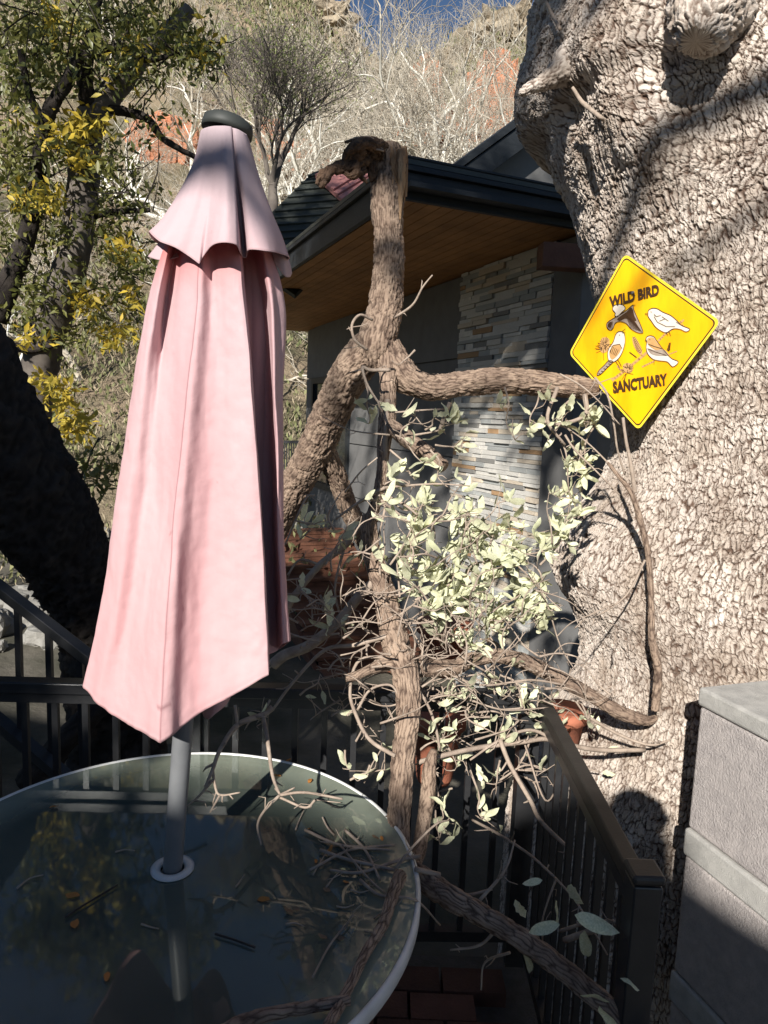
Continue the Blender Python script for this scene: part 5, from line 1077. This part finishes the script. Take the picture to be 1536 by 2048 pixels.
dark_tw = [([(776, 800, 2.2), (770, 880, 2.16), (768, 960, 2.13), (752, 1010, 2.10), (735, 1040, 2.08)], .009, .011), ([(735, 1040, 2.08), (690, 1090, 2.1), (640, 1130, 2.1), (590, 1190, 2.1), (570, 1230, 2.1)], .013, .010), ([(765, 1150, 2.03), (720, 1190, 2.0), (680, 1240, 1.99), (620, 1290, 1.98), (570, 1310, 1.98), (545, 1330, 1.98)], .014, .017),
 ([(752, 985, 2.1), (710, 1010, 2.08), (672, 1038, 2.08)], .006, .003), ([(770, 975, 2.1), (740, 990, 2.1)], .006, .005), ([(765, 970, 2.12), (800, 960, 2.12), (830, 975, 2.12)], .005, .002), ([(760, 1000, 2.1), (800, 1030, 2.12), (830, 1060, 2.12)], .005, .002), ([(770, 930, 2.14), (772, 1000, 2.12), (760, 1060, 2.1), (752, 1080, 2.08)], .006, .002), ([(690, 1090, 2.1), (670, 1180, 2.08), (690, 1260, 2.05)], .005, .003), ([(640, 1130, 2.1), (600, 1120, 2.1), (575, 1150, 2.1)], .005, .003)]
for pts, a_, c_ in dark_tw:
    C, b = twig([at(*p) for p in pts], a_, c_, br, sub=6)
    for _ in range(int(len(C) / 2)):
        k_ = g.randrange(1, len(C) - 1); d = Vector([g.gauss(0, 1), g.gauss(0, .5), g.gauss(0, 1)]).normalized() * g.uniform(.015, .04); q = Vector(C[k_]); b.tube([tuple(q), tuple(q + d)], [a_ * .4, .0006], 5)
    b.build('twig', M['twig'], br, smooth=True)
leafs.sort(key=lambda t: -t[0])
for _, W, k_ in leafs[:300]:
    o = link('leaf', leaf_data[k_], br); o.matrix_parent_inverse = Matrix.Translation(-br.location); o.matrix_basis = W
if leafs[300:]:
    Vs = []; Fs = []; c0 = 0
    for _, W, k_ in leafs[300:]:
        Wn = np.array(W); v = np.array(leaf_m[k_].v); v = v @ Wn[:3, :3].T + Wn[:3, 3]; Vs.append(v); Fs.append(np.array(leaf_m[k_].f) + c0); c0 += len(v)
    o = link('small_leaves', mesh_np('small_leaves', np.vstack(Vs), np.vstack(Fs), M['leaf_pale']), br); o['kind'] = 'stuff'
print('leaves', len(leafs))

# fallen leaves and bits lying on the glass
g = random.Random(4)
for x_, y_, sz, lab in ((563, 1552, .028, 'small orange leaf on the glass near the back rim of the table'), (622, 1557, .026, 'orange leaf on the glass, rightmost of those near the back rim'), (150, 1858, .036, 'brown leaf on the glass at the left, nearest the left edge'), (215, 1943, .024, 'tiny brown leaf on the glass low left'), (98, 1615, .024, 'yellowish leaf on the glass at the far left of the table'), (540, 1800, .03, 'brown curled leaf on the glass right of the pole'), (160, 1790, .03, 'brown leaf on the glass left of the pole'), (572, 1522, .018, 'yellow leaf on the glass touching the back rim')):
    p = atz(x_, y_, ZT + .004); o = link('fallen_leaf', leaf_m[g.randrange(4)].mesh('fallen_leaf', M['leaf_brown'], True)); a = g.uniform(0, 6.28); o.scale = (sz * 1.3, sz, sz); o.rotation_euler = (0, 0, a); o.location = p
    tag(o, lab, 'leaf', 'leaves lying on the glass table')
for pts, lab in (([(430, 1868), (470, 1880), (510, 1895)], 'short bent dark twig lying on the glass right of the pole'), ([(130, 1835), (160, 1815), (235, 1770)], 'dark twig lying on the glass left of the pole'), ([(645, 1635), (655, 1655), (668, 1670)], 'pale splinter lying on the glass by the branch foot')):
    b = MB(); b.tube(catmull([tuple(atz(x_, y_, ZT + .005)) for x_, y_ in pts], 8), .0022, 6); o = b.build('fallen_twig', M['twig_dark'] if 'dark' in lab else M['twig']); tag(o, lab, 'twig')

for k_, (x_, y_) in enumerate(((700, 1690), (740, 1720), (665, 1760), (720, 1780), (640, 1725), (760, 1830), (690, 1810), (600, 1640), (655, 1600), (750, 1870), (590, 1850), (480, 1760), (300, 1850), (250, 1700), (60, 1760))):
    a = g.uniform(-.6, 1.2); L_ = g.uniform(25, 70); b = MB()
    p0, p1, p2 = (atz(x_ + math.cos(a) * L_ * t_, y_ - math.sin(a) * L_ * t_ * .8 + g.gauss(0, 3), ZT + .004 + .004 * (t_ == .5)) for t_ in (-.5, 0, .5))
    b.tube(catmull([tuple(p0), tuple(p1), tuple(p2)], 7), np.linspace(.0022, .001, 7), 5); o = b.build('fallen_twig', M['twig'], smooth=True)
    tag(o, 'thin dry twig lying on the table glass among the litter near the branch foot' if x_ > 500 else 'thin dry twig lying on the open glass left of the branch', 'twig', 'twigs by the branch foot' if x_ > 500 else 'twigs on the open glass')
for k_ in range(14):
    x_, y_ = g.uniform(560, 790), g.uniform(1600, 1880); p = atz(x_, y_, ZT + .004); sz = g.uniform(.012, .03); o = link('fallen_leaf', leaf_m[g.randrange(4)].mesh('fallen_leaf', M['leaf_brown'] if k_ % 3 == 0 else M['leaf_dead'], True)); o.scale = (sz * 1.4, sz, sz); o.rotation_euler = (g.uniform(-.3, .3), g.uniform(-.3, .3), g.uniform(0, 6.28)); o.location = p
    tag(o, 'small dry leaf lying on the glass among the twigs near the branch foot', 'leaf', 'dry leaves by the branch foot')
# ------------------------------------------------------------------ terracotta pots beyond the railing
def pot(c, r, h, label):
    t = thing('flower_pot', label, 'pot', tuple(c)); b = MB(); b.tube([c + UP * z_ for z_ in (0, .02, h * .8, h * .8 + .001, h, h)], [r * .6, r * .66, r * .92, r * 1.06, r * 1.06, r * .9], 32); b.build('pot_body', M['terracotta'], t, smooth=True)
for (x_, y_, Y_, r, h, lab) in ((885, 1345, 3.3, .13, .26, 'round terracotta pot behind the branch, left of the stone column foot'), (1118, 1520, 2.45, .085, .2, 'terracotta pot behind the side railing beside the big trunk'), (868, 1560, 2.9, .12, .32, 'pinkish terracotta pot seen through the railing below the branch')):
    pot(at(x_, y_, Y_), r, h, lab)

# ------------------------------------------------------------------ trees at the left
lt_ = thing('leaning_tree', 'thick dark trunk leaning across the left edge behind the parasol, all in shade', 'tree', tuple(at(200, 1450, 4.0)))
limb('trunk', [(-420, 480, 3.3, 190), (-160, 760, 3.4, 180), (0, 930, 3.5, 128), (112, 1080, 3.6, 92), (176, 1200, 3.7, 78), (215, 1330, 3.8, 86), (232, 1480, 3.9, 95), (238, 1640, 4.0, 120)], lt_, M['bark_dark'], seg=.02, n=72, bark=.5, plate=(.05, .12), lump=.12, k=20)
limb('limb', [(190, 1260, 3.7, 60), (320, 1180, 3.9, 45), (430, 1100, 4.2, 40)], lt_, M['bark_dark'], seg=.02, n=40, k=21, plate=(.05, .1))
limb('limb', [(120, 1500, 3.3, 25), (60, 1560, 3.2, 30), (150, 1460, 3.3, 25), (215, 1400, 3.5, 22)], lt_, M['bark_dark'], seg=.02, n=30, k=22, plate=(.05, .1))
ot = thing('leafy_oak', 'leafy green oak with yellowing sprays filling the upper left', 'tree', tuple(at(60, 1000, 6.5)))
for sp2 in ([(60, 880, 6.4, 34), (78, 740, 6.4, 34), (105, 640, 6.3, 34), (150, 500, 6.2, 30), (165, 380, 6.2, 30), (172, 280, 6.2, 28), (185, 235, 6.2, 26), (225, 185, 6.3, 22), (262, 138, 6.3, 20), (300, 95, 6.4, 15), (380, 20, 6.5, 12)],
            [(185, 250, 6.2, 18), (170, 150, 6.1, 14), (185, 60, 6.1, 11), (200, -60, 6.1, 9)], [(-10, 640, 6.0, 24), (20, 560, 6.0, 20), (55, 470, 5.9, 17), (75, 350, 5.9, 15), (92, 240, 5.8, 13), (130, 170, 5.8, 11), (160, 110, 5.8, 9)],
            [(90, 250, 5.8, 9), (60, 190, 5.8, 7), (40, 100, 5.7, 5)], [(200, 215, 6.2, 9), (290, 235, 6.3, 8), (330, 280, 6.3, 6), (420, 330, 6.4, 4)], [(185, 110, 6.1, 8), (240, 95, 6.1, 7), (300, 120, 6.1, 5), (390, 90, 6.1, 3)], [(160, 440, 6.2, 8), (220, 425, 6.1, 6), (300, 420, 6.1, 4)], [(20, 690, 6.1, 8), (60, 700, 6.2, 7), (110, 690, 6.2, 4)]):
    limb('limb' if sp2[0][1] != 880 else 'trunk', sp2, ot, M['thin_tree'] if sp2[0][3] > 30 else M['bark_dark'], seg=.03, n=20, k=23, bark=.25, plate=(.04, .1))
g = random.Random(31)
def clump(spec, m, name, parent, size, dens=1.0, asp=.38, up=(0, -.2, -.25)):
    Cn = []
    for x_, y_, rx, ry, Y_, n in spec:
        for _ in range(int(n * dens)):
            # small sprays: leaves gathered round a shoot end
            cx, cy = g.gauss(x_, rx * .5), g.gauss(y_, ry * .5); Y0 = Y_ + g.gauss(0, .35); c = at(cx, cy, Y0); k = g.randint(4, 8)
            for _ in range(k): Cn.append(tuple(c + Vector([g.gauss(0, .045) for _ in range(3)])))
    V, Ft = cards(np.array(Cn), size, np.tile(up, (len(Cn), 1)), asp, jit=1.0)
    o = link(name, mesh_np(name, V, Ft, m), parent); o['kind'] = 'stuff'
gspec = [(60, 60, 90, 60, 6, 100), (170, 40, 90, 50, 6, 110), (270, 50, 90, 60, 6, 110), (360, 90, 70, 60, 6.1, 80), (390, 120, 50, 40, 6.1, 45), (120, 130, 90, 50, 6, 90), (40, 180, 60, 60, 6, 70), (30, 300, 60, 80, 5.8, 80), (240, 130, 70, 40, 6, 60),
         (120, 300, 90, 50, 6, 80), (220, 330, 60, 40, 6, 70), (250, 400, 60, 40, 6.1, 60), (200, 460, 80, 50, 6.1, 80), (60, 470, 80, 70, 6, 90), (130, 570, 100, 40, 6.1, 90), (250, 540, 60, 60, 6.1, 70), (220, 630, 70, 40, 6.2, 55), (50, 620, 60, 40, 6, 45), (60, 400, 60, 60, 6, 60), (310, 200, 60, 60, 6.2, 35), (190, 950, 50, 50, 5, 50), (120, 680, 60, 30, 6.2, 30), (20, 80, 60, 60, 6, 60), (-60, 300, 60, 200, 6, 80), (-100, -200, 200, 160, 5, 110), (150, -220, 200, 140, 5, 120), (380, -260, 160, 140, 5, 60), (100, -500, 260, 150, 4.6, 110), (500, -520, 160, 120, 4.8, 40), (0, -800, 300, 150, 4.2, 80), (-350, 100, 120, 300, 5, 90), (700, -700, 160, 120, 4.6, 40), (250, -900, 300, 200, 4.2, 70), (-300, -600, 200, 200, 4.4, 70)]
yspec = [(175, 250, 45, 18, 5.8, 22), (120, 265, 35, 25, 5.8, 20), (150, 310, 50, 25, 5.8, 14), (60, 390, 35, 25, 5.8, 12), (100, 400, 40, 18, 5.8, 14), (190, 600, 35, 14, 6, 17), (240, 670, 35, 16, 6, 17), (245, 500, 30, 30, 6, 10), (110, 790, 28, 30, 5.6, 20), (150, 845, 28, 20, 5.4, 20), (80, 770, 20, 16, 5.6, 9), (290, 90, 60, 50, 6, 10), (140, 60, 50, 40, 6, 9), (400, 90, 40, 50, 6, 9), (60, 680, 25, 15, 6, 6), (270, 610, 20, 20, 6, 6)]
clump(gspec, M['leaf_green'], 'leaves', ot, .075, .68); clump(yspec, M['leaf_yellow'], 'yellow_leaves', ot, .085, 1.3)
# fine twigs of its crown
b = MB()
for x_, y_, rx, ry, Y_, n in gspec:
    for _ in range(int(n * .10)):
        p = at(g.gauss(x_, rx * .5), g.gauss(y_, ry * .5), Y_ + g.gauss(0, .3)); d = Vector([g.gauss(0, 1), g.gauss(0, .7), g.gauss(0, 1)]).normalized() * g.uniform(.25, .7)
        b.tube(catmull([tuple(p), tuple(p + d * .5 + Vector([g.gauss(0, .05) for _ in range(3)])), tuple(p + d)], 5), np.linspace(.008, .002, 5), 3, False)
o = b.build('twigs', M['bark_dark'], ot); o['kind'] = 'stuff'
# thin feathery tree between parasol and house
tt_ = thing('feathery_tree', 'thin grey tree with fine upright twigs and sparse green leaves behind the parasol cap', 'tree', tuple(at(545, 640, 9)))
V, Fq, tips = bare_tree(7, 6, .085, 7, .42, .25, .12, (2, 3), lean=(.05, 0), decay=.80, trunk=.16, minr=.005)
sc_ = (CAMZ + ray(600, 20).z * 9 - at(540, 480, 9).z) / V[:, 2].max(); V = V * sc_ * [1.45, 1.2, 1] + np.array(at(540, 480, 9)); tips = tips * sc_ * [1.45, 1.2, 1] + np.array(at(540, 480, 9))
o = link('crown', mesh_np('crown', V, Fq, M['thin_tree']), tt_)
V, Ft = cards(tips[nr.randint(0, len(tips), 2600)] + nr.normal(size=(2600, 3)) * .12, .05, None, .3); o = link('leaves', mesh_np('leaves', V, Ft, mat('leaf_fine_green', (.16, .20, .06), (.24, .26, .10), .6, 3, trans=.3)), tt_); o['kind'] = 'stuff'
limb('trunk', [(548, 700, 9, 16), (552, 560, 9, 16), (549, 500, 9, 15), (541, 478, 9, 14)], tt_, M['thin_tree'], seg=.03, n=16)

# ------------------------------------------------------------------ unseen shade casters added behind the camera
def spx(px, py, Y, dist):                              # sunward point whose shadow falls on what is seen at a pixel
    P = at(px, py, Y) - CAM; dd = P.dot(sh); return sp(P.dot(uh), P.z + dd * TE, dist)
DB = 6.0
bb = thing('added_shade_wall', 'unseen wall added behind the deck, its outline shaped to throw the shade edge', 'building', tuple(sp(-1, 0, DB).xy) + (0,))
def poly_uv(uv, dist, th): b = MB(); b.prism([sp(u, v, dist) for u, v in uv], -sh * th); return b
ob = poly_uv([(-9, -6.5), (-9, -.18), (-.46, -.19), (-.28, -.13), (-.10, .0), (-.02, .04), (.12, .04), (.20, .02), (.27, -.05), (.285, -.17), (.38, -.22), (1.1, -.5), (1.1, -6.5)], DB, .25)  # added blocker, top outline shaped to put the shade edge where wanted
ob.build('wall', M['siding'], bb)
b = MB(); b.box(sp(-4.8, -.72, DB + .38), 9.0, .7, .09, (uh, sh, UP)); b.build('eave', M['trim'], bb)  # trim board on the added shade blocker
# unseen tree added behind the camera: boughs and leaf clumps aimed along sun rays
g = random.Random(77)
st_ = thing('added_shade_tree', 'unseen tree added behind the deck, boughs and leaf clumps placed to shade chosen parts', 'tree', tuple(sp(-2.5, 0, 8).xy) + (-.5,))
def bough(spec, r0, r1, dist=5.0):
    P = [spx(*p, dist + i_ * .12) for i_, p in enumerate(spec)]; b = MB(); b.tube(catmull([tuple(p) for p in P], 30), np.linspace(r0, r1, 30), 8); b.build('bough', M['bark_limb'], st_, smooth=True)
bough([(1700, 150, 2.1), (1560, 185, 2.1), (1440, 215, 2.15), (1330, 255, 2.2), (1240, 330, 2.25), (1190, 430, 2.3), (1180, 560, 2.3)], .055, .03)
bough([(300, 290, 1.42), (400, 325, 1.42), (460, 350, 1.42), (520, 420, 1.42), (600, 520, 1.42)], .035, .025)
bough([(300, 240, 1.42), (420, 300, 1.42), (520, 310, 1.42)], .02, .03)
bough([(640, 290, 2.34), (740, 340, 2.34), (850, 380, 2.34), (960, 400, 2.34)], .055, .05); bough([(680, 380, 2.34), (775, 350, 2.34), (860, 300, 2.34)], .05, .05)
bough([(680, 530, 2.33), (775, 505, 2.33), (860, 490, 2.33)], .026, .02); bough([(1230, 560, 2.2), (1330, 480, 2.2), (1450, 430, 2.1), (1600, 400, 2.1)], .018, .02)
Cn = []
def shade(n, px0, px1, py0, py1, Yf, d0, d1, spread=.12, k=14):
    for _ in range(n):
        px, py = g.uniform(px0, px1), g.uniform(py0, py1); Y_ = Yf(px, py); c = spx(px, py, Y_, g.uniform(d0, d1))
        P_ = at(px, py, Y_); dd_ = 1 / -SUNWARD.y                      # keep light on the parasol, the limb and its leaves
        if any(x0 < topx(P_ - (-SUNWARD) * ((P_.y - Y2) * dd_))[0] < x1 and y0 < topx(P_ - (-SUNWARD) * ((P_.y - Y2) * dd_))[1] < y1 for Y2, x0, x1, y0, y1 in ((1.42, 20, 720, 120, 1680), (2.0, 640, 1230, 760, 1560), (2.3, 640, 1250, 560, 860), (1.5, 150, 900, 1470, 1680), (1.85, 380, 1250, 1300, 1680)) if P_.y > Y2 + .4): continue
        for _ in range(k): Cn.append(tuple(c + Vector([g.gauss(0, spread) for _ in range(3)])))
def yw(px, py): return onwall(px, py).y
shade(190, 540, 1200, 180, 440, lambda a, b_: g.uniform(4.2, 5.8), 6, 9)                # roof, fascia
shade(60, 560, 740, 330, 560, lambda a, b_: g.uniform(7.8, 9.4), 6, 9)
shade(120, 1060, 1240, 480, 1000, lambda a, b_: g.uniform(5.6, 7.5), 6, 9)            # recess
shade(50, 613, 915, 760, 1330, yw, 6, 9, .07, 6); shade(10, 915, 1120, 1100, 1330, yw, 6, 9, .07, 6); shade(40, 900, 1120, 560, 800, yw, 6, 9, .08, 8)                                       # dapples on the wall
for x_ in (650, 745, 800, 850, 905, 1100): shade(15, x_ - 9, x_ + 9, 760, 1330, yw, 6, 9, .05, 7)
shade(60, 560, 760, 1060, 1340, lambda a, b_: 7, 6, 9, .1, 8)                          # stairs
shade(230, -160, 235, 560, 1480, lambda a, b_: g.uniform(3.3, 4.2), 6, 9)              # leaning trunk
shade(60, -100, 170, 1340, 1640, lambda a, b_: g.uniform(2.0, 3.2), 6, 9)
shade(30, -50, 420, -20, 900, lambda a, b_: 6.2, 9, 12, .16, 14)
shade(110, 150, 1050, 1250, 1900, lambda a, b_: g.uniform(2.6, 4.5), 6, 9, .08, 6)     # ground behind the railing
V, Ft = cards(np.array(Cn), .17, None, .6); o = link('leaves', mesh_np('leaves', V, Ft, M['leaf_green']), st_); o['kind'] = 'stuff'  # added leaf clumps, placed for the shade they cast
print('shade leaves', len(Cn))
limb('trunk', [(0, 0, 1, 1)] * 0 or [(1, 1, 1, 1)], st_) if False else None
b = MB(); tb0 = sp(-2.5, 0, 8); b.tube(catmull([(tb0.x, tb0.y, -.6), (tb0.x + .1, tb0.y, 2), (tb0.x + .3, tb0.y + .4, 5.5), (tb0.x + .2, tb0.y + .3, 8.5)], 16), np.linspace(.3, .08, 16), 12); b.build('trunk', M['bark_dark'], st_, smooth=True)

# the photographer, holding the phone this picture is taken with
hc_ = spx(1262, 1632, 2.35, .17)
pe = thing('person', 'person in a dark jacket holding up a phone on the deck', 'person', (hc_.x, hc_.y - .1, .03))
def skin(name, V, E_, Rr, m, parent, sub=2):
    me = bpy.data.meshes.new(name); me.from_pydata([tuple(v) for v in V], E_, []); me.update(); me.materials.append(m)
    o = link(name, me, parent); md = o.modifiers.new('skin', 'SKIN'); me.skin_vertices[0].data[0].use_root = True
    for i_, r_ in enumerate(Rr): me.skin_vertices[0].data[i_].radius = (r_, r_) if not isinstance(r_, tuple) else r_
    sb = o.modifiers.new('sub', 'SUBSURF'); sb.levels = sub; sb.render_levels = sub
    return o
hx, hy, hz = hc_; sk = mat('skin', (.52, .32, .24), (.48, .29, .21), .6, 20); hr_ = mat('hair', (.06, .04, .03), (.04, .03, .02), .8, 60); jk = mat('jacket', (.05, .06, .08), (.04, .045, .06), .9, 30)
px0, py0 = hx, hy - .10; sz_ = hz - .30
body = [(px0, py0 - .02, 1.02), (px0, py0 - .03, 1.22), (px0, py0 - .02, sz_ - .10), (px0, py0 - .01, sz_ + .03), (px0, hy - .05, sz_ + .12), (px0, hy - .03, hz - .06), (px0, hy - .01, hz + .02), (px0, hy - .01, hz + .09),
        (px0 - .19, py0, sz_), (px0 - .25, py0 + .02, sz_ - .27), (px0 - .14, py0 + .10, sz_ - .08), (-.055, -.05, 1.66), (px0 + .19, py0, sz_), (px0 + .25, py0 + .02, sz_ - .27), (px0 + .16, py0 + .10, sz_ - .08), (.055, -.05, 1.66),
        (px0 - .10, py0, .92), (px0 - .11, py0 + .03, .50), (px0 - .12, py0 - .02, .10), (px0 - .12, py0 + .14, .06), (px0 + .10, py0, .92), (px0 + .11, py0 + .03, .50), (px0 + .12, py0 - .02, .10), (px0 + .12, py0 + .14, .06)]
ed = [(0, 1), (1, 2), (2, 3), (3, 4), (4, 5), (5, 6), (6, 7), (3, 8), (8, 9), (9, 10), (10, 11), (3, 12), (12, 13), (13, 14), (14, 15), (0, 16), (16, 17), (17, 18), (18, 19), (0, 20), (20, 21), (21, 22), (22, 23)]
rr2 = [(.16, .11), (.14, .10), (.17, .11), (.12, .08), .055, .075, .09, .065, .065, .05, .042, .03, .065, .05, .042, .03, .09, .062, .045, .04, .09, .062, .045, .04]
skin('body', body, ed, rr2, jk, pe)
skin('head', [(px0, hy - .01, hz - .05), (px0, hy - .01, hz + .03), (px0, hy - .02, hz + .08)], [(0, 1), (1, 2)], [(.078, .09), (.086, .10), (.07, .08)], sk, pe)
skin('hair', [(px0, hy - .045, hz), (px0, hy - .03, hz + .05), (px0, hy - .02, hz + .09)], [(0, 1), (1, 2)], [(.088, .088), (.093, .10), (.082, .088)], hr_, pe)
b = MB(); b.tube([(px0, hy + .075, hz + .03), (px0, hy + .105, hz - .02), (px0, hy + .085, hz - .025)], [.008, .016, .010], 8); b.build('nose', sk, pe, smooth=True)
for s_ in (-1, 1):
    b = MB(); b.box((px0 + s_ * .032, hy + .083, hz + .025), .024, .012, .010); b.build('eye', M['white_metal'], pe, bevel=.003)
    b = MB(); b.tube([(px0 + s_ * .085, hy - .01, hz + .03), (px0 + s_ * .098, hy - .02, hz + .01), (px0 + s_ * .088, hy - .012, hz - .03)], [.008, .014, .007], 8); b.build('ear', sk, pe, smooth=True)
    skin('hand', [(s_ * .056, -.05, 1.655), (s_ * .052, -.035, 1.69), (s_ * .048, -.03, 1.72)], [(0, 1), (1, 2)], [(.022, .028), (.014, .036), (.010, .03)], sk, pe)
    for f_ in range(4): skin('finger', [(s_ * .048, -.03, 1.735 - f_ * .019), (s_ * .047, -.012, 1.738 - f_ * .019), (s_ * .036, -.008, 1.738 - f_ * .019)], [(0, 1), (1, 2)], [.0085, .0078, .0065], sk, pe)
    skin('thumb', [(s_ * .052, -.035, 1.69), (s_ * .046, -.034, 1.715), (s_ * .034, -.032, 1.73)], [(0, 1), (1, 2)], [.011, .0095, .0075], sk, pe)
ph_ = thing('phone', 'dark phone held up by the person on the deck', 'phone', (0, -.02, 1.70)); b = MB(); b.box((0, -.022, 1.70), .074, .008, .15); b.build('phone_body', M['black_metal'], ph_, bevel=.003)
b = MB(); b.box((0, -.0265, 1.70), .068, .001, .142); b.build('screen', M['glass'], ph_)
